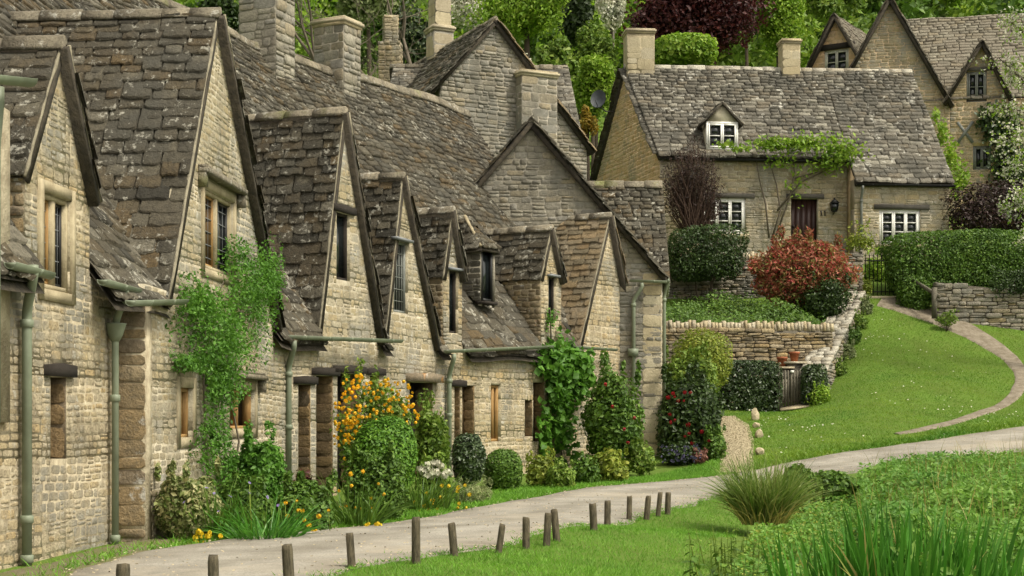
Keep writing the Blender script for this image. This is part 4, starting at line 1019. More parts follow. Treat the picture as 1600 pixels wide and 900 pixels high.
MB().prism([O1+U1*uS+ZUP*hb, O2+U1*uS+ZUP*hb, O2+U1*uS+ZUP*ze2, O1+U1*uS+ZUP*(ze-.05)], U1*.3-N1*.004).build('return_wall', 'mortar_honey', hw)
# left gable end
SK = math.tan(R(12.5)); BG = unit(B1-U1*SK); UL = -BG; dG = dR*math.sqrt(1+SK*SK); NG = np.cross(UL, ZUP)
glp = [(-2*dG, 4.5), (0, 4.5), (0, ze), (-dG, zr1), (-2*dG, ze)]
wG = wall('gable_wall', hw, O1, UL, NG, [glp], (), .4, 'mortar_honey'); rubble(wG, O1, UL, NG, [glp], (), .1, .17, .2, .45, .012, 'rubble_honey', 160)
MB().prism([O2+U1*uE+ZUP*hb, O1+B1*dR*2+U1*uE+ZUP*hb, O1+B1*dR*2+U1*uE+ZUP*ze, O1+B1*dR+U1*uE+ZUP*(zr1-.1), O2+U1*uE+ZUP*ze2], -U1*.3).build('gable_wall', 'mortar_honey', hw)
V1 = unit(B1*dR+ZUP*(zr1-ze)); LS1 = math.hypot(dR, zr1-ze); LS2 = math.hypot(dR+fw, (dR+fw)*tan1)
# dormer position needed for the roof
uD0, uD1 = fseg.u(1100), fseg.u(1156)
slope(hw, O1+ZUP*ze, U1, V1, [(-.06, -.22), (uS, -.22), (uS, LS1), (-.1-dR*SK, LS1)], 'roof_tile_grey', 150, .1, 'roof_slope', e0=.21, e1=.15, w0=.42, w1=.3, th=.06, jit=.8)
slope(hw, O2+ZUP*ze2, U1, V1, [(uS+.003, -.22), (uE+.12, -.22), (LR+.1, LS2), (uS+.003, LS2)], 'roof_tile_grey', 140, .1, 'roof_slope', e0=.22, e1=.15, w0=.42, w1=.3, th=.06, jit=.8)
slope(hw, O1+B1*dR*2+ZUP*ze+U1*uE, -U1, unit(-B1*dR+ZUP*(zr1-ze)), [(-.1, -.2), (uE+.1+2*dR*SK, -.2), (uE+.08+dR*SK, LS1), (-.1, LS1)], 'roof_tile_grey', 0, .1, 'back_slope', e0=.25, e1=.2, w0=.5, w1=.4)
ridge(hw, O1+BG*dG+ZUP*(zr1+.03)-U1*.08, O1+B1*dR+ZUP*(zr1+.05)+U1*(LR+.1), None, 'cope_grey', .12, .5)
verge(hw, O1+ZUP*ze-U1*.1, O1+BG*dG+ZUP*zr1-U1*.1, -U1, 30, 'roof_tile_grey')
verge(hw, O1+BG*2*dG+ZUP*ze-U1*.1, O1+BG*dG+ZUP*zr1-U1*.1, -U1, 30, 'roof_tile_grey')
chimney(hw, O1+BG*dG+U1*.45, .95, .8, zr1-.5, P(0, 58, 53)[2], 'ashlar_block', 'ashlar', True, a10, 24, (.28, .4), (.35, .6), proud=.006)
uc2 = at_k(1233, O1+B1*dR, U1); chimney(hw, O1+B1*dR+U1*uc2, .62, .6, zr1-.5, P(0, 74, 53.6)[2], 'ashlar_block', 'ashlar', True, a10, 16, (.25, .35), (.3, .5), proud=.006)
def casement(parent, sgm, h, lights, rows, m='white_paint', n0=-.07, fwid=.075):
    u0, z0, u1, z1 = h; e = .002
    wn = rect_frame(MB(), sgm, (u0+e, z0+e, u1-e, z1-e), fwid, n0-.05, n0+.03).build('window', m, parent)
    wl = (u1-u0-2*fwid)/lights
    for k in range(lights):
        a = u0+fwid+wl*k; b = a+wl
        fr = rect_frame(MB(), sgm, (a+.003, z0+fwid+.003, b-.003, z1-fwid-.003), .05, n0-.035, n0+.045).build('casement', m, wn)
        for r_ in range(rows):
            zz0 = z0+fwid+.043+(z1-z0-2*fwid-.086)*r_/rows; zz1 = z0+fwid+.043+(z1-z0-2*fwid-.086)*(r_+1)/rows
            box_on(MB(), sgm, a+.04, b-.04, zz0+.004, zz1-.004, n0-.02, n0-.01).build('pane', 'glass', wn)
            if r_: box_on(MB(), sgm, a+.043, b-.043, zz0-.014, zz0+.014, n0-.028, n0+.03).build('glazing_bar', m, wn)
    return wn
casement(hw, fseg, w1, 3, 3); casement(hw, s2g, w2, 3, 3)
for sgm, h in ((fseg, w1), (s2g, w2)):
    box_on(MB(), sgm, h[0]-.1, h[2]+.1, h[1]-.12, h[1]-.003, -.1, .08).build('sill', 'ashlar', hw)
    box_on(MB(), sgm, h[0]-.18, h[2]+.3, h[3]+.003, h[3]+.16, -.1, .04).build('lintel', 'grey_beam', hw)
box_on(MB(), fseg, d1[0]-.16, d1[2]+.2, d1[3]+.003, d1[3]+.15, -.1, .04).build('lintel', 'grey_beam', hw)
dr = box_on(MB(), fseg, d1[0]+.004, d1[2]-.004, d1[1], d1[3]-.004, -.22, -.16).build('door', 'door_brown', hw)
for k in range(5):
    a = d1[0]+(d1[2]-d1[0])*k/5; box_on(MB(), fseg, a+.008, a+(d1[2]-d1[0])/5-.008, d1[1]+.03, d1[3]-.03, -.159, -.145).build('plank', 'door_brown', dr)
box_on(MB(), fseg, d1[0]+.09, d1[0]+.13, d1[1]+.85, d1[1]+.95, -.144, -.1).build('handle', 'black_iron', dr)
# number, lantern, rainwater goods
nm = MB()
for dx_ in (-.06, .06):
    ub = fseg.u(1286)+dx_; zb = fseg.z(ub, 336); box_on(nm, fseg, ub-.016, ub+.016, zb, zb+.15, .012, .026); box_on(nm, fseg, ub-.04, ub-.0165, zb+.105, zb+.13, .012, .026); box_on(nm, fseg, ub-.035, ub+.035, zb-.02, zb-.001, .012, .026)
nm.build('house_number', 'black_iron', hw)
lp = fseg.pt(fseg.u(1301), fseg.z(fseg.u(1301), 325), .2)
ln = MB(); ln.box(lp, (.17, .17, .24), None, 1.35)
l_ = ln.build('lantern', 'glass', hw)
fr = MB(); fr.box(lp-ZUP*.14, (.16, .16, .03)); fr.box(lp+ZUP*.135, (.28, .28, .02)); fr.box(lp+ZUP*.2, (.26, .26, .11), None, .3); fr.box(lp+ZUP*.28, (.05, .05, .06))
for sx in (-1, 1):
    for sy in (-1, 1): fr.tube([lp+np.array([sx*.085, sy*.085, -.12]), lp+np.array([sx*.115, sy*.115, .125])], .012, 6)
fr.tube([lp-ZUP*.15, lp-ZUP*.22-N1*.1, lp-ZUP*.2-N1*.2], .014, 6); fr.build('lantern_frame', 'black_iron', l_)
gutter(hw, O1+N1*.27+ZUP*(ze-.19)-U1*.05, O1+N1*.27+ZUP*(ze-.19)+U1*(uS-.1), None, .055, 'black_iron')
gutter(hw, O2+N1*.27+ZUP*(ze2-.2)+U1*uS, O2+N1*.27+ZUP*(ze2-.2)+U1*(uE+.1), None, .055, 'black_iron')
up = s2g.u(1344); tp = s2g.pt(up, ze2-.25, .27); downpipe(hw, tp, s2g.pt(up+.02, 0, .07)[:2], 6.6, .042, 'grey_paint', None, (.5,))
# white dormer
def dormer11():
    n_ = -.06; O = fseg.pt(0, 0, n_); ds = Seg(O[:2], (O+U1)[:2])
    u0, u1 = ds.u(1103), ds.u(1153); z0, z1 = ds.z(u0, 234), ds.z(u0, 190); um = (u0+u1)/2; zt = ds.z(um, 160)
    casement(hw, ds, (u0, z0, u1, z1), 2, 2, n0=.0, fwid=.07)
    MB().prism([ds.pt(u0-.02, z1, 0), ds.pt(u1+.02, z1, 0), ds.pt(um, zt-.04, 0)], -ds.N*.12).build('dormer_gable', 'limewash', hw)
    for uf, s2 in ((u0-.0, -1), (u1+.0, 1)):
        MB().prism([ds.pt(uf, z0-.2, -.051), ds.pt(uf, z1, -.051), ds.pt(uf, z1, -1.1)], -ds.U*s2*.05).build('dormer_cheek', 'limewash', hw)
    for uf, s2 in ((u0-.16, -1), (u1+.16, 1)):
        zf = z1-.13; Oo = ds.pt(uf, zf); V = (um-uf)*ds.U+(zt-zf)*ZUP; Ls = np.linalg.norm(V); V /= Ls
        pl = [(.1, 0), (.1, Ls), (-2.1, Ls), (-1.2, 0)]
        if s2 > 0: pl = [(-x, y) for x, y in pl][::-1]
        slope(hw, Oo, ds.N if s2 < 0 else -ds.N, V, pl, 'roof_tile_grey', 12, .04, 'dormer_roof', e0=.15, e1=.13, w0=.3, w1=.26)
dormer11()
# satellite dish on the gable
dp_ = P(936, 156, 52.2); dm = MB(); n = 20; ring = []
Vd = [dp_]; ax = unit([-.35, -.9, .25]); s1 = unit(np.cross(ax, ZUP)); s3 = np.cross(s1, ax)
for r_ in (.12, .24, .33):
    for k in range(n): a = 2*math.pi*k/n; Vd.append(dp_+(s1*math.cos(a)*.82+s3*math.sin(a))*r_+ax*(r_**2*.9))
Fd = [[0, 1+k, 1+(k+1) % n] for k in range(n)]
for l in (0, 1):
    for k in range(n): Fd.append([1+l*n+k, 1+(l+1)*n+k, 1+(l+1)*n+(k+1) % n, 1+l*n+(k+1) % n])
Vb = [np.asarray(v)-ax*.015 for v in Vd]; nv = len(Vd)
dm.add(Vd+Vb, Fd+[[i+nv for i in f[::-1]] for f in Fd])
dish = thing('satellite_dish', dp_, 'dark satellite dish on the honey coloured gable end', 'satellite dish')
dm.build('reflector', 'dish', dish)
MB().tube([dp_-ax*.02, dp_-ax*.1-ZUP*.2, dp_+np.array([.25, .1, -.38]), dp_+np.array([.5, .2, -.36])], .025, 6).build('bracket', 'black_iron', dish)
MB().tube([dp_-s3*.3, dp_-s3*.2+ax*.38], .012, 5).build('feed_arm', 'black_iron', dish)

# ------------------------------------------------------------------ big house at the right back
rb = thing('house', (20, 62, 9), 'large pale stone house at upper right with steep gables', 'house')
Yg = 60.; ang = R(-12); U3 = np.array([math.cos(ang), math.sin(ang), 0]); N3 = np.cross(U3, ZUP); B3 = -N3
O3 = np.array([*P(1390, 0, Yg)[:2], 0]); z3 = P(0, -4, Yg)[2]
uR3 = at_k(1484, O3, U3); zR3 = P(0, 162, Yg)[2]; t3 = (z3-zR3)/uR3; uL3 = -uR3*.8; zL3 = z3+uL3*t3
pcs = [[(uL3, 6), (uR3, 6), (uR3, zR3), (0, z3), (uL3, zL3)]]
w_ = wall('gable_wall', rb, O3, U3, N3, pcs, (), .4, 'mortar_honey'); rubble(w_, O3, U3, N3, pcs, (), .1, .18, .2, .5, .01, 'rubble_pale', 160)
# right-hand body: wall with dormer gable, roof slope above
bw = at_k(1800, O3, U3)
d0, dA, d1_ = at_k(1476, O3, U3)+.0, at_k(1534, O3, U3), at_k(1580, O3, U3); zdA = P(0, 72, Yg)[2]; zdE = P(0, 160, Yg)[2]
fs3 = Seg((O3+N3*.0)[:2], (O3+U3)[:2])
wv = hopen(fs3, 1510, 1542, 112, 160); wv2 = hopen(fs3, 1520, 1549, 228, 266)
pc2 = [[(uR3+.001, 6), (bw, 6), (bw, zdE-.05), (uR3+.001, zdE-.05)], [(d0+.1, zdE-.05), (d1_, zdE-.05), (dA, zdA)]]
w_ = wall('front_wall', rb, O3, U3, N3, pc2, [wv, wv2], .4, 'mortar_honey'); rubble(w_, O3, U3, N3, pc2, [wv, wv2], .1, .2, .2, .5, .01, 'rubble', 120)
Vr = unit(B3*3.4+ZUP*(z3-zdE)); Lr = math.hypot(3.4, z3-zdE)
slope(rb, O3+ZUP*(zdE-.05), U3, Vr, [(uR3-1.9, 0), (bw, 0), (bw, Lr), (.1, Lr)], 'roof_tile_pale', 200, .1, 'roof_slope', e0=.21, e1=.17, w0=.42, w1=.36, th=.045, jit=.7)
for side, uf in ((-1, uL3), (1, uR3)):
    zf = z3-abs(uf)*t3; Oo = O3+U3*uf+ZUP*zf; V = -U3*uf+ZUP*(z3-zf); Ls = np.linalg.norm(V); V /= Ls
    pl = [(.25, -.25), (.25, Ls), (-5, Ls), (-5, -.25)] if side < 0 else [(-.25, -.25), (3.5, -.25), (3.5, Ls), (-.25, Ls)]
    if side > 0: pl = [(-.25, -.25), (.15, -.25), (3.4, Ls), (-.25, Ls)]
    slope(rb, Oo, N3 if side < 0 else B3, V, pl, 'roof_tile_pale', 0, .12, 'gable_roof', e0=.2, e1=.16)
    verge(rb, Oo-V*.25+N3*.15, O3+ZUP*(z3+.05)+N3*.15, N3, 40, 'roof_tile')
for side, uf in ((-1, d0), (1, d1_)):
    zf = zdE-.1; Oo = O3+U3*uf+ZUP*zf; V = (dA-uf)*U3+ZUP*(zdA-zf); Ls = np.linalg.norm(V); V /= Ls
    pl = [(.3, -.1), (.3, Ls), (-2.4, Ls), (-.1, -.1)]
    if side > 0: pl = [(-x, y) for x, y in pl][::-1]
    slope(rb, Oo, N3 if side < 0 else B3, V, pl, 'roof_tile_pale', 30 if side < 0 else 0, .1, 'dormer_roof', e0=.17, e1=.15)
    verge(rb, Oo-V*.1+N3*.2, O3+U3*dA+ZUP*(zdA+.05)+N3*.2, N3, 30, 'roof_tile')
casement(rb, fs3, wv, 2, 2, 'grey_paint'); casement(rb, fs3, wv2, 2, 1, 'grey_paint')
box_on(MB(), fs3, wv[0]-.2, wv[2]+.2, wv[3]+.003, wv[3]+.15, -.1, .03).build('lintel', 'grey_beam', rb)
tpl = MB(); pc = fs3.pt(fs3.u(1508), fs3.z(fs3.u(1508), 207), .03)
for s2 in (-1, 1):
    dv = unit(U3*s2*.7+ZUP); tpl.box(pc+N3*.012*s2, (.11, .02, 1.0), [np.cross(dv, N3), N3, dv])
tpl.build('tie_plate', 'grey_paint', rb)
KEEP3 = (U3, N3, B3)
# smaller gable left of it
sgb = thing('house', (16, 64, 9), 'small stone gable with cream window peeping over the cottage roof', 'house')
Ys = 63.; U4_ = np.array([math.cos(R(-32)), math.sin(R(-32)), 0]); U3, N3 = U4_, np.cross(U4_, ZUP); B3 = -N3; O4 = np.array([*P(1306, 0, Ys)[:2], 0]); z4 = P(0, 24, Ys)[2]; u4r = at_k(1352, O4, U3); t4 = (z4-P(0, 108, Ys)[2])/u4r; u4l = -u4r*1.05
fs4 = Seg(O4[:2], (O4+U3)[:2]); wv4 = hopen(fs4, 1288, 1326, 80, 118)
pcs = [[(u4l, 8), (u4r+1, 8), (u4r+1, z4-(u4r+1)*t4), (0, z4), (u4l, z4+u4l*t4)]]
w_ = wall('gable_wall', sgb, O4, U3, N3, pcs, [wv4], .4, 'mortar_honey'); rubble(w_, O4, U3, N3, pcs, [wv4], .12, .22, .25, .55, .01, 'rubble_honey', 70)
casement(sgb, fs4, wv4, 2, 2, 'cream_paint'); box_on(MB(), fs4, wv4[0]-.25, wv4[2]+.25, wv4[3]+.003, wv4[3]+.24, -.1, .05).build('lintel', 'dark_beam', sgb)
for side, uf in ((-1, u4l-.2), (1, u4r+1)):
    zf = z4-abs(uf)*t4; Oo = O4+U3*uf+ZUP*zf; V = -U3*uf+ZUP*(z4-zf); Ls = np.linalg.norm(V); V /= Ls
    pl = [(.25, -.1), (.25, Ls), (-4, Ls), (-4, -.1)]
    if side > 0: pl = [(-x, y) for x, y in pl][::-1]
    slope(sgb, Oo, N3 if side < 0 else B3, V, pl, 'roof_tile_pale', 60 if side > 0 else 0, .1, 'roof_slope', e0=.18, e1=.16)
    verge(sgb, Oo-V*.1+N3*.15, O4+ZUP*(z4+.05)+N3*.15, N3, 30, 'dark_beam' if False else 'roof_tile')

U3, N3, B3 = KEEP3

# ------------------------------------------------------------------ foliage tools
def rand_unit(n): v = rng.normal(size=(n, 3)); return v/np.linalg.norm(v, axis=1)[:, None]
def norm(v): return v/np.maximum(np.linalg.norm(v, axis=1), 1e-9)[:, None]
def leaf_geo(Pn, Nn, size, asp=.55, fold=.2, tdir=None):
    n = len(Pn); size = np.broadcast_to(size, n)*rng.uniform(.6, 1.3, n)
    r = rand_unit(n) if tdir is None else tdir+rand_unit(n)*.45
    t = norm(r-Nn*(r*Nn).sum(1)[:, None]); b = np.cross(Nn, t); L = size[:, None]; W = L*asp
    V = np.stack([Pn-t*L*.5, Pn+b*W*.5+Nn*W*fold, Pn+t*L*.5, Pn-b*W*.5+Nn*W*fold], 1).reshape(-1, 3)
    i = np.arange(n)[:, None]*4
    return V, np.concatenate([i+[[0, 3, 2]], i+[[0, 2, 1]]], 1).reshape(-1, 3)
def merge(parts):
    Vs, Ts, b = [], [], 0
    for V, T in parts: Vs.append(V); Ts.append(T+b); b += len(V)
    return np.vstack(Vs), np.vstack(Ts)
def lumps(D, amp, k=22, sharp=9.):
    c = rand_unit(k); a = rng.uniform(-1., 1., k)*amp
    return 1+(np.exp(-sharp*(1-D@c.T))*a).sum(1)
def blob(c, r, n, p=2., amp=.18, shell=.35, bottom=-1.):
    """leaf points and outward normals in a lumpy (super)ellipsoid"""
    c, r = np.asarray(c, float), np.asarray(r, float); D = rand_unit(int(n*1.25)); D = D[D[:, 2] > bottom][:n]
    rad = (np.abs(D)**p).sum(1)**(-1/p)*lumps(D, amp)*lumps(D, amp*.8, 60, 45.)*(1-shell*rng.random(len(D))**1.6)*np.where(rng.random(len(D)) < .05, 1+amp*.7*rng.random(len(D)), 1)
    Pn = c+D*rad[:, None]*r
    nn = norm((np.sign(D)*np.abs(D)**(p-1))/r)
    return Pn, nn
def foliage(parent, blobs, mat, size, name='foliage', asp=.55, shell=.35, loose=.6, amp=.18, p=2., up=.25, bottom=-1., thing_args=None):
    parts = []
    for c, r, n in blobs:
        Pn, nn = blob(c, r, n, p, amp, shell, bottom)
        Nn = norm(nn*(1-loose*.5)+rand_unit(len(Pn))*loose+np.array([0, 0, up]))
        parts.append(leaf_geo(Pn, Nn, size, asp))
    V, T = merge(parts)
    return put(name, V, [T], mat, parent)
def stems(parent, base, tops, r=.02, mat='bark', name='stem', wob=.06):
    mb = MB()
    for t in tops:
        b = np.asarray(base, float)+np.array([random.uniform(-.06, .06), random.uniform(-.06, .06), -.05]); t = np.asarray(t, float); L = np.linalg.norm(t-b)
        pts = [b+(t-b)*f+np.array([random.uniform(-1, 1), random.uniform(-1, 1), 0])*wob*L*math.sin(math.pi*f) for f in (0, .3, .6, 1)]
        mb.tube(pts, [r, r*.8, r*.55, r*.25], 6)
    return mb.build(name, mat, parent)
FLOWER = {}
def flower_mesh(mat, r=.03, petals=6, ball=False):
    key = (mat, r, ball)
    if key not in FLOWER:
        parts = []
        if ball:
            D = rand_unit(16); parts.append(leaf_geo(D*r*.6, norm(D+rand_unit(16)*.3), r*1.1, .8))
        else:
            a = np.arange(petals)*2*np.pi/petals; D = np.c_[np.cos(a), np.sin(a), np.full(petals, .25)]
            parts.append(leaf_geo(D*r*.5, norm(np.c_[-np.cos(a)*.3, -np.sin(a)*.3, np.ones(petals)]), r, .7, tdir=D*5))
        V, T = merge(parts); FLOWER[key] = mesh_np('flower', V, [T], mat)
    return FLOWER[key]
def flowers(parent, pts, mat, r=.03, ball=False, s=(.7, 1.3)):
    me = flower_mesh(mat, r, 6, ball); inv = WM[parent].inverted()
    for p_ in pts:
        o = bpy.data.objects.new('flower', me); C.objects.link(o); o.parent = parent; o.matrix_parent_inverse = inv
        d = Vector((random.uniform(-.6, .6)+.2, random.uniform(-.9, -.1), random.uniform(.2, 1))).normalized()
        o.matrix_basis = Matrix.Translation(Vector(p_)) @ d.to_track_quat('Z', 'Y').to_matrix().to_4x4() @ Matrix.Scale(random.uniform(*s), 4)
def bush(name, label, px0, px1, pyt, pyb, mat, size, n, Y=None, depth=None, p=2.2, amp=.24, shell=.45, cat='shrub', asp=.55, group=None, nst=4, loose=.6, stem_mat='bark', lift=0.):
    pc = (px0+px1)/2
    if Y is None: g_ = ground_at(pc, pyb); Y = g_[1]
    c0, c1 = P(px0, pyb, Y), P(px1, pyt, Y); rx = (c1[0]-c0[0])/2; zb = c0[2]; zt = c1[2]; rz = (zt-zb)/2
    ry = depth/2 if depth else rx; c = np.array([(c0[0]+c1[0])/2, Y+ry*.0, (zb+zt)/2])
    t = thing(name, (c[0], c[1], zb), label, cat, group)
    stems(t, (c[0], c[1], min(zb, gz(c[0], c[1]))+.0), [c+np.array([random.uniform(-.6, .6)*rx, random.uniform(-.6, .6)*ry, random.uniform(.0, .6)*rz]) for _ in range(nst)], max(.012, rx*.03), stem_mat, 'stem')
    if amp < .2: bl = [(c+ZUP*lift, (rx, ry, rz), n), (c+ZUP*lift, (rx*.72, ry*.72, rz*.72), n//3)]
    else:
        bl = [(c-ZUP*rz*.1, (rx*.84, ry*.84, rz*.87), int(n*.6))]
        for _ in range(11):
            d = rand_unit(1)[0]; d[1] = -abs(d[1])*.8 if random.random() < .7 else d[1]; f = random.uniform(.28, .46)
            bl.append((c+d*np.array([rx, ry, rz])*(1-f)*.98, (rx*f, ry*f, rz*f*random.uniform(.8, 1.15)), int(n*.07)))
        for _ in range(7):                       # loose shoots
            e = c+np.array([random.uniform(-.85, .85)*rx, random.uniform(-.8, .3)*ry, rz*random.uniform(.75, 1.12)])
            bl.append((e, (rx*.07, ry*.07, rz*.22), max(6, int(n*.008))))
    f = foliage(t, bl, mat, size, 'foliage', asp, shell, loose, amp, p)
    return t, c, (rx, ry, rz)
def pip(X, Yy, poly):
    poly = np.asarray(poly); inside = np.zeros(X.shape, bool); n = len(poly); j = n-1
    for i in range(n):
        xi, yi = poly[i]; xj, yj = poly[j]
        c = ((yi > Yy) != (yj > Yy)) & (X < (xj-xi)*(Yy-yi)/((yj-yi) if yj != yi else 1e-9)+xi); inside ^= c; j = i
    return inside
LANE_POLY = np.vstack([lane_a, lane_b[::-1]])
def blades(B, D, L, W, bend, seg=2):
    """tapered curved blades: base B, start direction D (n,3), length L, width W; returns tris"""
    n = len(B); side = norm(np.cross(D, rand_unit(n))); out = norm(D*np.array([1, 1, 0])+rand_unit(n)*np.array([.3, .3, 0])+1e-6)
    rows = []; pos = B.copy(); d = D.copy()
    for k in range(seg+1):
        f = k/seg; w_ = W*(1-f**1.6)*.5
        rows.append((pos-side*w_[:, None], pos+side*w_[:, None]) if k < seg else (pos,))
        d = norm(d+out*(bend/seg)[:, None]-ZUP*(bend/seg*.7*(f+.2))[:, None]); pos = pos+d*(L/seg)[:, None]
    V = np.stack([v for r_ in rows for v in r_], 1); m = V.shape[1]; i = np.arange(n)[:, None]*m; T = []
    for k in range(seg-1): a = 2*k; T += [[a, a+1, a+3], [a, a+3, a+2]]
    a = 2*(seg-1); T.append([a, a+1, a+2])
    return V.reshape(-1, 3), np.concatenate([i+np.array([t]) for t in T], 1).reshape(-1, 3)
def grass(name, X, Yy, h, wd, mat, label, lean=.35, bend=.5, seg=1, zoff=0., cat='grass', Z=None):
    n = len(X); B = np.c_[X, Yy, (hgt(X, Yy) if Z is None else Z)+zoff-.01]; D = norm(np.c_[rng.normal(0, lean, (n, 2)), np.ones(n)])
    L = h*rng.uniform(.5, 1.3, n); W = wd*rng.uniform(.7, 1.3, n)
    V, T = blades(B, D, L, W, rng.uniform(0, bend, n), seg)
    return tag(put(name, V, [T], mat), label, cat, kind='stuff')
def scatter(x0, x1, y0, y1, n): return rng.uniform(x0, x1, n), rng.uniform(y0, y1, n)

# ------------------------------------------------------------------ garden walls
def drywall(label, a, b, za0, za1, zb0, zb1, thick=.45, nobj=200, cope=None, mat='drystone', hs=(.06, .14), ws=(.16, .45), both=True, cope_h=.24):
    """wall from a to b (xy), base heights za0, zb0 and tops za1, zb1"""
    a3, b3 = np.array([*a, 0.]), np.array([*b, 0.]); U = unit(b3-a3); Nn = np.cross(U, ZUP); L = np.linalg.norm(b3-a3)
    t = thing('stone_wall', ((a[0]+b[0])/2, (a[1]+b[1])/2, (za0+zb0)/2), label, 'wall')
    pl = [(0, za0), (L, zb0), (L, zb1), (0, za1)]
    core = wall('core', t, a3-Nn*.03, U, Nn, [pl], (), thick-.06, 'drystone_core')
    rubble(core, a3-Nn*.025, U, Nn, [pl], (), *hs, *ws, .045, mat, nobj, .008)
    rubble(core, b3-Nn*(thick-.025), -U, -Nn, [[(0, zb0), (L, za0), (L, za1), (0, zb1)]], (), *hs, *ws, .045, mat, 0, .008)
    for e, nn, z0, z1 in ((a3-Nn*thick, -U, za0, za1), (b3, U, zb0, zb1)):
        ax = np.cross(ZUP, nn); rubble(core, e+nn*(-.0), ax, nn, [[(0, z0), (thick, z0), (thick, z1), (0, z1)]] , (), *hs, .2, .4, .03, mat, 20, .008)
    if cope == 'upright':
        x = 0
        while x < L-.04:
            wd = random.uniform(.07, .13); f = x/L; z = za1+(zb1-za1)*f; h = cope_h*random.uniform(.75, 1.15)
            c = a3+U*(x+wd/2)-Nn*(thick/2)+ZUP*(z+h/2-.01); tl = random.uniform(-.12, .12); up = unit(ZUP+U*tl); uu = unit(U-ZUP*tl)
            q = MB(); q.box(c, (wd*.93, thick*random.uniform(.8, 1.0), h), [uu, -Nn, up], random.uniform(.75, .95)); q.build('cope_stone', 'cope', t); x += wd
    elif cope == 'flat':
        x = 0; Vs = unit((b3+ZUP*zb1)-(a3+ZUP*za1)); Ls = np.linalg.norm((b3+ZUP*zb1)-(a3+ZUP*za1)); up = np.cross(-Nn, Vs); up = up if up[2] > 0 else -up
        while x < Ls-.05:
            l = min(random.uniform(.14, .36), Ls-x); y = 0
            while y < thick+.05:
                wd = min(random.uniform(.16, .34), thick+.08-y)
                c = a3+ZUP*za1+Vs*(x+l/2)-Nn*(y+wd/2-.04)+up*random.uniform(.01, .07)
                tl = random.uniform(-.16, .16); MB().box(c, (l*.97, wd*.96, random.uniform(.05, .1)), [unit(Vs+up*tl), -Nn, unit(up-Vs*tl)], .9).build('cope_stone', 'cope_grey', t); y += wd
            x += l
    return t
Yw = 41.6; tz = P(0, 514, Yw)[2]
drywall('dry stone retaining wall with upright honey coping stones below the flower bed', P(1030, 0, Yw)[:2], P(1300, 0, Yw+.1)[:2], 1.5, tz, 1.5, tz-.05, .45, 260, 'upright', 'drystone_gold')
p0 = P(1290, 0, 40.2)[:2]; p1 = P(1351, 0, 45.8)[:2]
drywall('dry stone wall climbing from the wooden gate to the iron gate with pale flat coping', p0, p1, 1.3, P(0, 583, 40.2)[2], 4.2, P(0, 458, 45.8)[2], .66, 200, 'flat')
Yu = 46.8
drywall('upper dry stone terrace wall behind the red leaved bush', P(1040, 0, Yu)[:2], P(1322, 0, Yu)[:2], 4.2, P(0, 404, Yu)[2], 4.2, P(0, 408, Yu)[2], .45, 150, 'upright')
drywall('short stone gate pier beside the black iron gate', P(1322, 0, 46.2)[:2], P(1348, 0, 46.2)[:2], 4.3, P(0, 396, 46.2)[2], 4.3, P(0, 393, 46.2)[2], .45, 60)
drywall('dry stone wall under the clipped hedge by the path', P(1464, 0, 44.9)[:2], P(1640, 0, 44.6)[:2], 3.4, P(0, 441, 44.9)[2], 3.2, P(0, 459, 44.6)[2], .5, 300, None, hs=(.07, .17), ws=(.2, .6))
# flower bed behind the retaining wall
def bed_xr(y): return p0[0]+(p1[0]-p0[0])*(np.asarray(y)-40.2)/5.6-.7
by = np.linspace(41.7, 46.6, 10); xl_ = P(1030, 0, 41.8)[0]; X_ = np.array([np.linspace(xl_, bed_xr(y), 14) for y in by]); Y_ = np.repeat(by[:, None], 14, 1)
Z_ = 3.55+(Y_-41.7)/4.9*1.15+.05*np.sin(X_*3+Y_*2); i = np.arange(9)[:, None]*14+np.arange(13)[None]
bed = put('garden_bed', np.c_[X_.ravel(), Y_.ravel(), Z_.ravel()], [np.stack([i, i+1, i+15, i+14], 2).reshape(-1, 4)], 'soil', None, True); tag(bed, 'planted earth terrace above the retaining wall', 'flower bed', kind='structure')
def bed_z(x, y): return 3.55+(y-41.7)/4.9*1.15
xs, ys = scatter(0, 1, 41.8, 46.5, 11000); xs = xl_+(bed_xr(ys)-.05-xl_)*xs; D = norm(rand_unit(11000)+np.array([0, -.5, 1.2]))
hh = rng.random(11000)*.42*(1+.8*np.sin(xs*2.3)*np.sin(ys*1.7))
V, T = leaf_geo(np.c_[xs, ys, bed_z(xs, ys)+hh], D, .09, .6); tag(put('ground_cover', V, [T], 'leaf_hedge'), 'low green ground cover on the garden terrace', 'ground cover', kind='stuff')

# ------------------------------------------------------------------ gates, handrail
Yi = 46.35; ig = thing('iron_gate', P(1373, 462, Yi), 'black iron bar gate at the top of the dirt path', 'gate')
x0, x1 = P(1352, 0, Yi)[0], P(1396, 0, Yi)[0]; zb, zt = P(0, 461, Yi)[2], P(0, 397, Yi)[2]
for k in range(8):
    x = x0+(x1-x0)*k/7; MB().tube([(x, Yi, zb), (x, Yi, zt-.08), (x, Yi, zt-.06), (x, Yi, zt+.03)], [.014, .014, .022, .002], 6).build('bar', 'black_iron', ig)
for z in (zb+.1, zt-.2): MB().box(((x0+x1)/2, Yi, z), (x1-x0+.06, .02, .035)).build('rail', 'black_iron', ig)
MB().box(((x0+x1)/2, Yi, zb-.12), (x1-x0+.3, .5, .14)).build('step', 'ashlar_block', ig)
Yg_ = 40.1; wg = thing('wooden_gate', P(1235, 641, Yg_), 'small grey wooden picket gate beside the ivy hedge', 'gate')
x0, x1 = P(1221, 0, Yg_)[0], P(1252, 0, Yg_)[0]; zb = P(0, 638, Yg_)[2]; zt = P(0, 577, Yg_)[2]
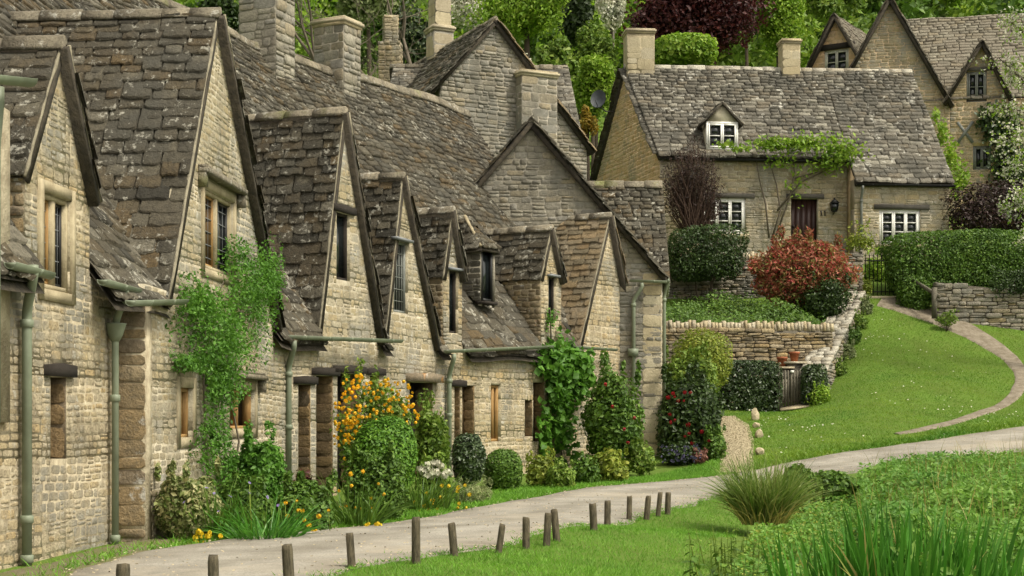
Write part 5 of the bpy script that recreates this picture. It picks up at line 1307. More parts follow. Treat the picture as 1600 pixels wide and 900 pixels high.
for k in range(7):
    x = x0+.02+(x1-x0-.04)*k/6; h = zt-.03*abs(k-3)/3+random.uniform(-.02, .02)
    MB().prism([(x-.026, Yg_, zb+.03), (x+.026, Yg_, zb+.03), (x+.026, Yg_, h-.03), (x, Yg_, h), (x-.026, Yg_, h-.03)], (0, .02, 0)).build('picket', 'weathered_wood', wg)
for z in (zb+.2, zt-.22): MB().box(((x0+x1)/2, Yg_+.035, z), (x1-x0, .028, .07)).build('rail', 'weathered_wood', wg)
MB().box((x0-.08, Yg_+.02, (zb+zt)/2-.05), (.1, .1, zt-zb+.25)).build('post', 'weathered_wood', wg)
MB().box(((x0+x1)/2+.02, Yg_-.012, zt-.06), (.09, .01, .06)).build('notice', 'white_paint', wg)
sp = ground_at(1240, 641, 36, 44); MB().prism([(x0-.1, Yg_-.5, gz(x0, Yg_-.5)+.02), (x1+.15, Yg_-.55, gz(x1, Yg_-.5)+.02), (x1+.1, Yg_+.1, gz(x1, Yg_)+.05), (x0-.05, Yg_+.1, gz(x0, Yg_)+.05)], (0, 0, .03)).build('threshold', 'ashlar_block', wg)
hr = thing('handrail', P(1460, 495, 44.5), 'weathered wooden post with sloping handrail by the path', 'handrail')
pb = P(1460, 495, 44.5); pt = P(1460, 452, 44.5)
MB().box((pb+pt)/2, (.13, .12, pt[2]-pb[2]+.1)).build('post', 'weathered_wood', hr)
ra, rb_ = P(1409, 426, 46.2), P(1468, 464, 44.4); d = unit(rb_-ra)
MB().box((ra+rb_)/2, (.06, .1, np.linalg.norm(rb_-ra)), [unit(np.cross(d, ZUP)), unit(np.cross(np.cross(d, ZUP), d)), d]).build('rail', 'weathered_wood', hr)
for k, (px, lab) in enumerate(((1222, 'left terracotta pot behind the wooden gate'), (1241, 'right terracotta pot behind the wooden gate'))):
    q = P(px, 573-k*8, 41.0); pot = thing('flower_pot', q, lab, 'flower pot', 'terracotta pots')
    MB().tube([q, q+ZUP*.2, q+ZUP*.2, q+ZUP*.26, q+ZUP*.26, q+ZUP*.2], [.09, .13, .15, .15, .12, .1], 12).build('body', 'terracotta', pot)
    MB().prism([q+np.array([-.3, -.2, -.06]), q+np.array([.3, -.2, -.06]), q+np.array([.3, .5, -.06]), q+np.array([-.3, .5, -.06])], (0, 0, .055)).build('plinth', 'ashlar_block', pot)
    MB().prism([q+np.array([-.2, -.1, -1.6]), q+np.array([.2, -.1, -1.6]), q+np.array([.2, .3, -1.6]), q+np.array([-.2, .3, -1.6])], (0, 0, 1.53)).build('pedestal', 'drystone', pot)

# ------------------------------------------------------------------ wooden posts along the lane
posts = [(191, 880, 9.16, .02), (335, 868, 9.75, -.02), (453, 851, 10.55, -.06), (550, 832, 890, -.07), (650, 808, 881, .0), (710, 817, 869, -.09), (779, 819, 864, .14), (822, 808, 858, .0), (854, 801, 853, .05), (870, 796, 846, -.09),
         (928, 787, 829, -.05), (949, 782, 824, .01), (983, 775, 815, .02), (1010, 775, 812, .09), (1028, 769, 807, .1), (1043, 769, 804, .03)]
ordn = ['first', 'second', 'third', 'fourth', 'fifth', 'sixth', 'seventh', 'eighth', 'ninth', 'tenth', 'eleventh', 'twelfth', 'thirteenth', 'fourteenth', 'fifteenth', 'sixteenth']
for k, (px, pt, pb, tl) in enumerate(posts):
    if pb < 100: Yp = pb
    else: Yp = ground_at(px, pb, 6, 40)[1]
    x = (px-800)/F*Yp; z0 = gz(x, Yp); z1 = P(px, pt, Yp)[2]; h = z1-z0; w_ = .06*random.uniform(.92, 1.1)
    up = unit([-tl if False else tl*1., random.uniform(-.03, .03), 1]); ax = unit([1, .25*random.uniform(-1, 1), 0]); ay = unit(np.cross(up, ax)); ax = np.cross(ay, up)
    c0 = np.array([x, Yp, z0])-up*.15; mb = MB(); V = []
    hh = h+.15; prof = [(0, 1.05), (.5, 1.0), (.93, .98), (1.0, .88)]
    for f, s_ in prof:
        for a, b in ((-1, -1), (1, -1), (1, 1), (-1, 1)): V.append(c0+up*hh*f+ax*a*w_/2*s_+ay*b*w_/2*s_+up*(random.uniform(-.008, .008) if f == 1 else 0))
    Fc = []
    for l in range(3):
        for q in range(4): Fc.append([l*4+q, l*4+(q+1) % 4, (l+1)*4+(q+1) % 4, (l+1)*4+q])
    Fc.append([12, 13, 14, 15]); mb.add(V, Fc)
    o = mb.build('lane_post', 'post_wood', None); tag(o, f'short square wooden post, {ordn[k]} from the left along the lane verge', 'post', 'wooden posts along the lane')
# marker stones by the gravel path
for k, (px, py, sz, lab) in enumerate([(1180, 656, .2, 'tall pale stone nearest the ivy hedge on the lawn edge'), (1182, 668, .16, 'second pale stone from the ivy hedge beside the gravel path'), (1186, 684, .17, 'pointed pale stone beside the gravel path'), (1187, 710, .18, 'pale stone nearest the lane beside the gravel path')]):
    q = ground_at(px, py, 25, 45); r_ = np.random.default_rng(k+50); D = rand_unit(26); hh = 1.5 if k == 0 else (.9 if k == 2 else .7)
    import bmesh
    bm = bmesh.new()
    for d in D: bm.verts.new(Vector(q+d*np.array([sz*.6, sz*.5, sz*hh*(.8 if d[2] < .6 or k != 2 else 1.)])+ZUP*sz*.3))
    bmesh.ops.convex_hull(bm, input=bm.verts); me = bpy.data.meshes.new('marker_stone'); bm.to_mesh(me); bm.free(); me.materials.append(M['pebble'])
    me.transform(Matrix.Translation(-Vector(q))); o = link(bpy.data.objects.new('marker_stone', me), None, Matrix.Translation(Vector(q))); tag(o, lab, 'stone', 'stones along the gravel path')

# ------------------------------------------------------------------ planting in front of the row
def on_wall(i, px, py, n=.1):
    sg = segs[i]; k = (px-800)/F; O = sg.P0+sg.N*n; u = (k*O[1]-O[0])/(sg.U[0]-k*sg.U[1]); q = O+sg.U*u; q[2] = ZC-(py-YH)/F*q[1]; return q
def climber(name, label, i, blobs, mat, size, stem_paths, dens=900, flower=None, asp=.5, cat='climbing plant', loose=.8):
    q = on_wall(i, *stem_paths[0][0]); t = thing(name, (q[0], q[1], gz(q[0], q[1])), label, cat)
    bl = []; sg = segs[i]
    parts = []
    for px, py, rx, ry, dep, n in blobs:
        c = on_wall(i, px, py, dep*.6); sc = c[1]/F; ru = rx*sc/max(.25, abs(np.cross(sg.U[:2], unit(c[:2])))); rz = ry*sc
        D = rand_unit(n); rad = rng.random(n)**.45*lumps(D, .7, 40, 14.); D = D*rad[:, None]
        Pn = c+np.outer(D[:, 0]*ru, sg.U)+np.outer(D[:, 1]*dep*.8, sg.N)+np.outer(D[:, 2]*rz, ZUP)
        off = (Pn-sg.P0)@sg.N; Pn = Pn+np.outer(np.maximum(.02-off, 0), sg.N)
        Nn = norm(rand_unit(n)*loose+sg.N*.5+ZUP*.5); parts.append(leaf_geo(Pn, Nn, size, asp))
    V, T = merge(parts); f = put('foliage', V, [T], mat, t)
    mb = MB()
    for path in stem_paths:
        pts = [on_wall(i, *p_) for p_ in path]
        pts = [p_+np.array([random.uniform(-.02, .02), random.uniform(-.02, .02), 0]) for p_ in pts]
        mb.tube(pts, list(np.linspace(.018, .006, len(pts))), 6)
    mb.build('stem', 'twig', t)
    return t
climber('rose_climber', 'bright green climbing plant covering the second cottage wall up to its gable window', 1,
        [(330, 500, 41, 52, .3, 2356), (395, 460, 41, 57, .35, 2945), (420, 430, 18, 57, .3, 1295), (310, 470, 24, 38, .25, 1060), (360, 540, 43, 47, .3, 2120), (300, 567, 25, 19, .25, 942), (345, 600, 27, 38, .22, 2120), (335, 680, 22, 57, .2, 1130), (360, 730, 30, 42, .25, 1648), (375, 400, 17, 28, .2, 471)],
        'leaf_vine', .052, [[(330, 790, .1), (322, 690, .05), (318, 600, .05), (325, 500, .08), (350, 440, .1)], [(345, 800, .1), (350, 700, .06), (345, 600, .05), (370, 520, .08), (420, 420, .1)], [(355, 800, .1), (372, 690, .06), (360, 610, .05), (330, 520, .08)]])
climber('grape_vine', 'large leaved vine hanging beside the niche of the dormer cottage', 3,
        [(885, 570, 26, 32, .35, 700), (905, 590, 22, 30, .35, 500), (875, 620, 22, 45, .3, 600), (880, 675, 14, 35, .25, 260), (858, 565, 14, 22, .3, 220), (850, 690, 8, 40, .15, 160)],
        'leaf_vine', .16, [[(880, 730, .1), (876, 660, .06), (880, 600, .08), (890, 560, .15)], [(868, 730, .1), (862, 650, .05), (870, 580, .1)]], asp=.85)
climber('small_sprig', 'green sprig growing on the cheek of the rightmost dormer', 3, [(860, 500, 6, 22, .15, 80)], 'leaf_vine', .1, [[(860, 530, .05), (859, 480, .1)]])
bush('box_shrub', 'loose green shrub with squared top between the climber and the third downpipe', 366, 447, 676, 800, 'leaf_vine', .07, 4200, Y=18.6, depth=1.0, p=3., amp=.2)
bush('box_dome', 'clipped bright green box dome under the yellow flowering shrub', 553, 654, 652, 775, 'leaf_box', .05, 13000, Y=19.4, depth=1.0, p=2.4, amp=.1, shell=.25, loose=.5)
bush('dark_shrub', 'dark leafy shrub filling the base of the kerria beside the clipped dome', 528, 645, 700, 825, 'leaf_hedge', .06, 7000, Y=19.0, depth=.8, amp=.22)
# kerria with its orange-yellow pompoms
kt, kc, kr = bush('kerria_bush', 'tall shrub covered in orange yellow pompom flowers against the third cottage', 520, 655, 590, 760, 'leaf_mid', .07, 4200, Y=21.6, depth=1.0, amp=.3, loose=.8)
fp = []
for px, py, rx, ry, n in [(545, 640, 24, 50, 60), (610, 620, 42, 28, 55), (570, 655, 28, 26, 26), (535, 690, 14, 30, 16), (640, 650, 14, 18, 10), (560, 600, 20, 14, 10)]:
    for _ in range(n):
        a = random.uniform(0, 6.28); r_ = random.random()**.5; fp.append(P(px+math.cos(a)*r_*rx, py+math.sin(a)*r_*ry, 21.0+random.uniform(-.15, .2)))
for _ in range(12): fp.append(P(random.uniform(525, 600), random.uniform(730, 815), 18.3+random.uniform(-.1, .1)))
flowers(kt, fp, 'petal_yellow', .032, True, (.6, 1.2))
bush('rose_bush', 'airy rose bush with pale blooms left of the fourth downpipe', 640, 706, 625, 760, 'leaf_mid', .085, 2300, Y=23.2, depth=1.0, amp=.35, shell=.7, loose=.9)
rt, rc, rr = bush('peony_clump', 'low clump with white flowers below the rose bush', 650, 705, 715, 775, 'leaf_mid', .09, 1200, Y=21.8, depth=.8, amp=.3)
flowers(rt, [P(random.uniform(655, 702), random.uniform(722, 745), 21.5) for _ in range(16)], 'petal_white', .07, True)
bush('ivy_shrub', 'dark glossy shrub right of the fourth downpipe', 709, 757, 678, 758, 'leaf_ivy', .07, 3800, Y=24.2, depth=.9, p=2.8, amp=.12, shell=.3)
bush('clipped_dome', 'low dark clipped dome under the wooden shutter window', 755, 817, 701, 770, 'leaf_hedge', .05, 5500, Y=25., depth=1.0, p=2.3, amp=.06, shell=.25)
bush('lavender_clump', 'fine grey green clump in front of the ivy shrub', 700, 775, 748, 797, 'leaf_grey', .07, 2200, Y=22.2, depth=.8, amp=.2, asp=.15)
bush('spurge_clump', 'lime green spurge clump under the slit window', 820, 870, 706, 772, 'leaf_lime', .08, 1700, Y=25.6, depth=.8, amp=.3)
bush('sage_clump', 'olive green rounded clump at the lane edge', 850, 902, 722, 772, 'leaf_mid', .07, 1700, Y=25.2, depth=.8, amp=.25)
bush('hosta_clump', 'bright lime leafed clump in front of the big climbing rose', 920, 985, 705, 758, 'leaf_lime', .11, 1200, Y=27.2, depth=.9, amp=.3)
bush('geranium_clump', 'dark green clump between the sage and the lime clump', 890, 940, 712, 762, 'leaf_hedge', .08, 1400, Y=26.6, depth=.8, amp=.25)
b_, bc, br_ = bush('camellia_bush', 'tall dark glossy bush in front of the end cottage gable wall', 908, 1004, 576, 742, 'leaf_hedge', .1, 6500, Y=30.2, depth=1.6, amp=.28, p=2.6)
flowers(b_, [P(random.uniform(915, 995), random.uniform(600, 700), 29.4) for _ in range(5)], 'petal_red', .035, True)
bush('fern_clump', 'small green clump at the foot of the end cottage corner', 975, 1025, 690, 745, 'leaf_mid', .08, 1500, Y=30., depth=.8, amp=.3)
b_, bc, br_ = bush('rhododendron_bush', 'large dark bush with crimson flowers at the end cottage corner', 1022, 1126, 586, 728, 'leaf_dark', .11, 8000, Y=33.2, depth=1.8, amp=.2, p=2.8)
flowers(b_, [P(random.uniform(1035, 1110), random.uniform(612, 700), 32.25+random.uniform(-.1, .15)) for _ in range(16)], 'petal_red', .045, True)
b_, bc, br_ = bush('aubrieta_clump', 'low mound of violet blue flowers below the crimson flowering bush', 1028, 1100, 690, 728, 'leaf_dark', .07, 1800, Y=32., depth=.8, amp=.2)
flowers(b_, [P(random.uniform(1032, 1095), random.uniform(694, 722), 31.55) for _ in range(55)], 'petal_blue', .03, True)
bush('coral_clump', 'small coral pink flowering clump by the gravel path', 1078, 1106, 702, 726, 'petal_pink', .07, 500, Y=31.8, depth=.4, amp=.2)
bush('euphorbia_clump', 'leafy green clump beside the gravel path', 1095, 1135, 670, 730, 'leaf_hedge', .08, 1800, Y=32.4, depth=.8, amp=.25)
bush('laburnum_bush', 'rounded yellow green bush below the retaining wall', 1046, 1146, 512, 612, 'leaf_lime', .08, 6500, Y=39.0, depth=1.8, amp=.14)
bush('laurel_bush', 'mixed green bush left of the ivy hedge', 1030, 1130, 548, 640, 'leaf_mid', .11, 4200, Y=37.4, depth=1.6, amp=.25)
# mixed border by the second cottage
bush('variegated_shrub', 'cream edged variegated shrub at the second cottage corner', 240, 350, 735, 856, 'leaf_variegated', .065, 6000, Y=15.9, depth=.8, amp=.22)
bush('periwinkle_mat', 'green mat with violet flowers at the foot of the box shrub', 325, 430, 748, 856, 'leaf_hedge', .065, 5000, Y=16.4, depth=.8, amp=.22)
bush('cranesbill_clump', 'green leafy clump with orange flowers left of the lane edge gap', 415, 532, 750, 850, 'leaf_hedge', .065, 6000, Y=17.2, depth=.9, amp=.22)
t_, c_, r_ = bush('heuchera_clump', 'dark red leaved clump between the third downpipe and the doors', 448, 500, 745, 815, 'leaf_copper', .07, 900, Y=18.3, depth=.5, amp=.3)
def tuft(name, label, px, py, n, L, W, mat, Y=None, spread=.15, lean=.5, bend=1.2, cat='plant', seg=4):
    q = ground_at(px, py) if Y is None else P(px, py, Y)
    a = rng.uniform(0, 6.28, n); rr = spread*rng.random(n)**.5; B = np.c_[q[0]+rr*np.cos(a), q[1]+rr*np.sin(a), np.full(n, q[2]-.03)]
    D = norm(np.c_[np.cos(a)*lean*rng.random(n), np.sin(a)*lean*rng.random(n), np.ones(n)])
    V, T = blades(B, D, L*rng.uniform(.6, 1.15, n), np.full(n, W)*rng.uniform(.7, 1.2, n), bend*rng.random(n), seg)
    t = put(name, V, [T], mat, None, origin=(q[0], q[1], q[2])); return tag(t, label, cat)
tuft('daylily_clump', 'arching strap leaved clump at the middle of the mixed border', 412, 848, 260, .6, .02, 'reed', 15.7, .3, .9, 1.8)
tuft('iris_tuft', 'upright blade leaved tuft between the variegated shrub and the strap leaves', 330, 842, 120, .7, .025, 'leaf_hedge', 15.9, .2, .6, .8)
tuft('daylily_clump', 'strap leaved clump under the orange yellow flowering shrub', 560, 822, 170, .7, .022, 'leaf_hedge', 18.1, .25, .8, 1.5)
tuft('daylily_clump', 'strap leaved clump right of the clipped bright dome', 655, 790, 220, .6, .02, 'leaf_hedge', 20.6, .4, .8, 1.4)
for k, (pts, m, lab, sz) in enumerate([([(random.uniform(295, 345), random.uniform(828, 852), 15.35) for _ in range(13)], 'petal_lemon', 'bright yellow poppies at the lane edge by the variegated shrub', .034),
                        ([(random.uniform(345, 420), random.uniform(852, 862), 15.0) for _ in range(6)], 'petal_lemon', 'few yellow poppies on the grass edge in front of the strap leaves', .04),
                        ([(random.uniform(440, 520), random.uniform(770, 845), 16.7) for _ in range(13)], 'petal_yellow', 'orange wallflowers in the right end of the mixed border', .028),
                        ([(random.uniform(270, 440), random.uniform(752, 800), 15.45+random.random()*.8) for _ in range(16)], 'petal_violet', 'violet flowers dotted along the mixed border', .026),
                        ([(random.uniform(640, 735), random.uniform(758, 800), 20.4) for _ in range(20)], 'petal_lemon', 'yellow flowers along the lane edge below the rose bush', .03),
                        ([(random.uniform(570, 600), random.uniform(818, 826), 17.7) for _ in range(6)], 'petal_lemon', 'small yellow flowers at the foot of the dark shrub', .04)]):
    q = np.mean([P(*p_) for p_ in pts], 0); t = thing('flower_patch', q, lab, 'flowers'); flowers(t, [P(*p_) for p_ in pts], m, sz, m != 'petal_violet', (.6, 1.2))
    mb = MB()
    for p_ in pts:
        w_ = P(*p_); mb.tube([w_, (w_[0]+random.uniform(-.05, .05), w_[1]+.05, gz(w_[0], w_[1])-.02)], .004, 4)
    mb.build('stem', 'leaf_mid', t)

# ------------------------------------------------------------------ garden and hillside planting
bush('clipped_hedge', 'dark clipped hedge left of the red bush below the white windows', 1044, 1160, 356, 440, 'leaf_dark', .09, 8500, Y=46.0, depth=1.3, p=5., amp=.12, shell=.3, cat='hedge')
bush('photinia_bush', 'big bush with red and olive leaves on the garden terrace', 1162, 1348, 372, 480, 'leaf_red', .14, 12000, Y=44.9, depth=1.9, amp=.22, shell=.6, p=2.3, asp=.35, loose=.9)
bush('under_shrub', 'dark green shrub beneath the red bush', 1250, 1335, 430, 500, 'leaf_dark', .1, 2500, Y=44.3, depth=1.2, amp=.3)
bush('ivy_hedge', 'square ivy covered hedge left of the wooden gate', 1117, 1220, 563, 648, 'leaf_ivy', .085, 9000, Y=40.3, depth=.9, p=6., amp=.05, shell=.25, cat='hedge')
bush('ivy_hedge', 'narrow ivy hedge right of the wooden gate', 1251, 1292, 570, 642, 'leaf_ivy', .085, 3200, Y=40.1, depth=.8, p=4., amp=.08, shell=.25, cat='hedge')
bush('alchemilla_clump', 'bright green clump at the wall foot right of the wooden gate', 1262, 1300, 600, 640, 'leaf_spring', .08, 1000, Y=39.6, depth=.7, amp=.25)
for k, (px, py, lab) in enumerate([(1310, 585, 'lowest'), (1322, 558, 'second lowest'), (1332, 535, 'middle'), (1342, 512, 'second highest'), (1351, 488, 'highest')]):
    q = ground_at(px, py, 36, 48); bush('wall_foot_clump', f'{lab} of the green clumps along the foot of the climbing wall', px-17, px+15, py-24, py+8, ['leaf_mid', 'leaf_grey', 'leaf_hedge'][k % 3],   .08, 1100, Y=q[1], depth=.6, amp=.22, group='clumps along the climbing wall')
hz0 = 1388
bush('clipped_hedge', 'long clipped green hedge above the dry stone wall', 1388, 1660, 364, 462, 'leaf_hedge', .095, 27000, Y=46.4, depth=1.6, p=6., amp=.08, shell=.25, cat='hedge')
bush('hedge_skirt', 'drooping hedge growth behind the wooden handrail', 1398, 1462, 425, 498, 'leaf_hedge', .085, 3600, Y=45.6, depth=1.0, amp=.2, p=2.6)
bush('hedge_overhang', 'hedge growth spilling over the dry stone wall', 1538, 1650, 420, 470, 'leaf_dark', .085, 3600, Y=44.9, depth=1.0, amp=.2, p=3)
bush('gate_plants', 'pale green plants seen through the iron gate', 1345, 1400, 395, 450, 'leaf_spring', .11, 1600, Y=48., depth=1., amp=.2)
bush('yellow_clump', 'small yellow green clump at the iron gate pier', 1347, 1364, 436, 462, 'leaf_lime', .07, 350, Y=45.9, depth=.3, amp=.2)
bush('wall_weed', 'small green weed at the foot of the hedge wall', 1460, 1500, 486, 510, 'leaf_mid', .07, 500, Y=44.2, depth=.4, amp=.2)
bush('purple_shrub', 'dark purple leaved shrub right of the white windowed cottage', 1482, 1680, 288, 378, 'leaf_purple', .12, 9000, Y=50, depth=2.2, amp=.18, p=2.6, shell=.35)
bush('pale_rose', 'thin pale green rose in front of the white windowed cottage corner', 1318, 1372, 350, 400, 'leaf_lime', .1, 500, Y=48.6, depth=.9, amp=.4, shell=.9)
# leafless brown shrub against the cottage
ts = thing('twiggy_shrub', P(1080, 370, 48.8), 'brown leafless twiggy shrub against the white windowed cottage', 'shrub')
mb = MB(); b0 = P(1085, 372, 48.8)
tw = []
for k in range(260):
    a = random.uniform(0, 6.28); px = 1085+random.gauss(0, 13); th_ = random.uniform(-.1, 3.24); rr_ = random.uniform(.45, 1.08); e = P(1080+math.cos(th_)*46*rr_+random.gauss(0, 5), 318-math.sin(th_)*92*rr_+random.gauss(0, 6), 48.8+random.uniform(-.7, .7))
    s_ = b0+np.array([random.uniform(-.3, .3), random.uniform(-.3, .3), -.1]); m_ = s_*.5+e*.5+np.array([random.uniform(-.3, .3), random.uniform(-.3, .3), random.uniform(-.1, .3)])
    mb.tube([s_, m_, e], [.02, .012, .005], 4, False); tw += [m_*.6+e*.4, e, m_*.3+e*.7]
mb.build('twig', 'twig_red', ts)
tw = np.array(tw); tw = np.repeat(tw, 9, 0)+rng.normal(0, .12, (len(tw)*9, 3)); V, T = leaf_geo(tw, rand_unit(len(tw)), .11, .22); put('foliage', V, [T], 'leaf_purple', ts)
# wisteria along the eave
wt = thing('wisteria', fseg.pt(fseg.u(1215), 7, .1), 'leafy climber along the eave above the brown cottage door', 'climbing plant')
mb = MB(); Pl = []
fp_ = lambda px, py, n=.12: fseg.pt(fseg.u(px), fseg.z(fseg.u(px), py), n)
for path in ([(1205, 372), (1218, 330), (1212, 290), (1200, 250), (1190, 240)], [(1210, 372), (1232, 310), (1240, 270), (1236, 245), (1260, 235)], [(1200, 372), (1195, 320), (1185, 280), (1180, 250)], [(1213, 330), (1250, 285), (1300, 262), (1322, 250)], [(1240, 280), (1275, 270), (1290, 240)]):
    mb.tube([fp_(*p_) for p_ in path], list(np.linspace(.035, .012, len(path))), 6)
mb.build('stem', 'twig', wt)
for px, py, rx, ry, n, dep in [(1200, 230, 32, 9, 288, .35), (1250, 228, 40, 13, 480, .35), (1305, 240, 30, 20, 480, .35), (1290, 262, 30, 14, 156, .25), (1215, 255, 25, 12, 96, .2), (1240, 290, 20, 30, 54, .15), (1150, 236, 22, 5, 78, .35), (1130, 230, 14, 6, 54, .35)]:
    a = rng.normal(0, .55, (n, 3)); c = fp_(px, py, dep); sc = c[1]/F
    Pl.append(c+np.outer(a[:, 0]*rx*sc, U1)+np.outer(np.abs(a[:, 1])*.3, N1)+np.outer(a[:, 2]*ry*sc, ZUP))
Pl = np.vstack(Pl); V, T = leaf_geo(Pl, norm(rand_unit(len(Pl))+N1*.5+ZUP*.6), .17, .5); put('foliage', V, [T], 'leaf_spring', wt)
# ivy on the big house and creeper on the cottage verge
it = thing('ivy', fs3.pt(fs3.u(1555), 9, .1), 'dark ivy on the wall of the large upper right house', 'climbing plant'); Pl = []
for px, py, rx, ry, n in [(1565, 200, 26, 30, 900), (1575, 260, 26, 40, 900), (1545, 190, 16, 18, 300), (1590, 300, 30, 40, 700)]:
    a = rng.normal(0, .5, (n, 3)); c = fs3.pt(fs3.u(px), fs3.z(fs3.u(px), py), .15); Pl.append(c+np.outer(a[:, 0]*rx*.025, U3)+np.outer(np.abs(a[:, 1])*.3, N3)+np.outer(a[:, 2]*ry*.025, ZUP))
Pl = np.vstack(Pl); V, T = leaf_geo(Pl, norm(rand_unit(len(Pl))+N3*.8+ZUP*.3), .2, .7); put('foliage', V, [T], 'leaf_ivy', it)
cr = thing('creeper', fs3.pt(fs3.u(1480), 9, .1), 'bright green creeper climbing beside the cottage roof verge', 'climbing plant'); Pl = []
for px, py, rx, ry, n in [(1472, 210, 8, 22, 200), (1486, 245, 10, 25, 300), (1500, 280, 14, 25, 350), (1462, 180, 5, 15, 60)]:
    a = rng.normal(0, .5, (n, 3)); c = P(px, py, 57.5); Pl.append(c+a*np.array([rx*.024, .4, ry*.024]))
Pl = np.vstack(Pl); V, T = leaf_geo(Pl, norm(rand_unit(len(Pl))+np.array([0, -.6, .5])), .17, .6); put('foliage', V, [T], 'leaf_spring', cr)

# ------------------------------------------------------------------ trees
def tree(name, label, px, Y, pyt, pyb, rpx, mat, size, n, k=9, group=None, trunk='bark', seed=0, asp=.55, loose=.8, extra=None, flat=1.):
    r_ = np.random.default_rng(seed+31); random.seed(seed)
    x = (px-800)/F*Y; g_ = gz(x, Y); zt = P(0, pyt, Y)[2]; zb = max(P(0, pyb, Y)[2], g_+.3); R_ = rpx/F*Y
    t = thing(name, (x, Y, g_), label, 'tree', group); c = np.array([x, Y, (zt+zb)/2]); H = (zt-zb)/2
    bl = []; mb = MB(); th = c-ZUP*H*.3; r0 = max(.08, R_*.07)
    mb.tube([(x, Y, g_-.2), (x+.05*R_, Y, g_*.5+th[2]*.5), th, c+ZUP*H*.5], [r0*1.3, r0, r0*.75, r0*.2], 8)
    for i in range(k):
        d = rand_unit(1)[0]; d[1] *= .8; rr = r_.uniform(.35, .8); cc = c+d*np.array([R_, R_*flat, H])*rr*.85; s_ = r_.uniform(.3, .5)
        bl.append((cc, (R_*s_*1.1, R_*s_*1.1, H*s_*1.05+R_*.05), n//k)); m_ = th*.5+cc*.5+ZUP*H*.1
        mb.tube([th-ZUP*H*r_.uniform(0, .4), m_, cc], [r0*.5, r0*.3, r0*.1], 6)
    mb.build('trunk', trunk, t)
    foliage(t, bl, mat, size, 'crown', asp, .75, loose, .4, 2., .3)
    return t, bl
tree('acacia_tree', 'bright green spreading tree above the grey gable', 822, 66, -70, 75, 75, 'leaf_spring', .19, 17000, 15, seed=3)
tree('copper_beech', 'dark red copper beech behind the cottage chimneys', 1085, 68, -70, 118, 108, 'leaf_copper', .22, 22000, 20, seed=4)
tree('birch_tree', 'light green birch right of the copper beech', 1215, 70, -80, 110, 52, 'leaf_spring', .18, 14000, 14, seed=5)
tree('birch_tree', 'soft green tree behind the small gable window', 1300, 76, -60, 60, 60, 'leaf_mid', .28, 6000, 9, seed=6)
tree('yew_tree', 'dark conifer left of the copper beech top', 905, 84, -90, 90, 40, 'leaf_conifer', .35, 6000, 9, seed=7)
tree('yew_tree', 'dark tree between the copper beech and the birch', 1165, 86, -90, 80, 40, 'leaf_conifer', .35, 4500, 8, seed=8)
tree('hawthorn_tree', 'white flowering tree beside the telegraph pole', 955, 72, -50, 60, 32, 'petal_white', .2, 3000, 8, seed=9)
tree('hazel_tree', 'green tree below the white flowering tree', 930, 68, 40, 150, 40, 'leaf_mid', .2, 10000, 12, seed=10)
tree('maple_tree', 'yellow green bushy tree left of the honey gable', 925, 60, 75, 185, 38, 'leaf_spring', .17, 9000, 10, seed=11)
tree('elder_bush', 'white flowering bush on the right shoulder of the grey gable', 808, 56, 78, 130, 28, 'petal_white', .14, 900, 6, seed=12)
tree('willow_tree', 'grey green mass of shrub below the bright green tree', 880, 62, 55, 140, 42, 'leaf_mid', .24, 5000, 9, seed=13)
tree('holly_tree', 'dark ivy clad tree left of the near chimney', 352, 62, -60, 110, 40, 'leaf_dark', .26, 5500, 9, seed=14)
tree('holm_tree', 'dark bluish tree behind the rubble chimney', 655, 66, -20, 110, 44, 'leaf_conifer', .28, 5500, 9, seed=15)
tree('blossom_tree', 'white blossoming tree behind the tall thin chimney', 740, 74, -60, 60, 50, 'petal_white', .22, 2600, 9, seed=16)
tree('blossom_tree', 'pale blossom tree behind the two row chimneys', 575, 74, -70, 60, 55, 'leaf_grey', .26, 4500, 9, seed=17)
tree('hazel_tree', 'fresh green tree seen between the two row chimneys', 470, 58, 40, 150, 34, 'leaf_spring', .2, 4000, 8, seed=18)
tree('golden_conifer', 'small golden conifer left of the satellite dish', 918, 56, 166, 222, 17, 'leaf_gold', .13, 2600, 6, seed=19)
bush('laurel_dome', 'clipped round bright green shrub beside the big cottage chimney', 1014, 1118, 57, 112, 'leaf_spring', .2, 5000, Y=62, depth=3, p=2.6, amp=.1, shell=.3)
# bare branched tree behind the row
bt = thing('bare_tree', (-4, 50, 6), 'nearly leafless tree with thin twigs behind the row ridge', 'tree'); mb = MB(); tips = []
random.seed(5)
def branch(a, d, L, r, lev):
    pts = [a]; p_ = a.copy(); dd = d.copy()
    for _ in range(4): dd = unit(dd+np.array([random.gauss(0, .16), random.gauss(0, .16), random.gauss(.03, .1)])); p_ = p_+dd*L/4; pts.append(p_)
    mb.tube(pts, list(np.linspace(r, r*.45, 5)), 5 if lev else 7, False)
    if lev >= 4: tips.extend(pts[2:]); return
    for k in range(3 if lev else 6):
        f = random.randint(1, 4); branch(pts[f], unit(dd+np.array([random.gauss(0, .65), random.gauss(0, .5), random.gauss(.1, .4)])), L*random.uniform(.5, .75), r*.5, lev+1)
for px in (520, 590, 640):
    s_ = P(px, 150, 50); s_[2] -= 2; branch(s_, unit([random.uniform(-.2, .2), 0, 1]), 4.2, .1, 0)
mb.build('trunk', 'twig', bt); tips = np.array(tips); tp = np.repeat(tips, 2, 0)+rng.normal(0, .1, (len(tips)*2, 3)); V, T = leaf_geo(tp, rand_unit(len(tp)), .09, .5); put('crown', V, [T], 'leaf_grey', bt)
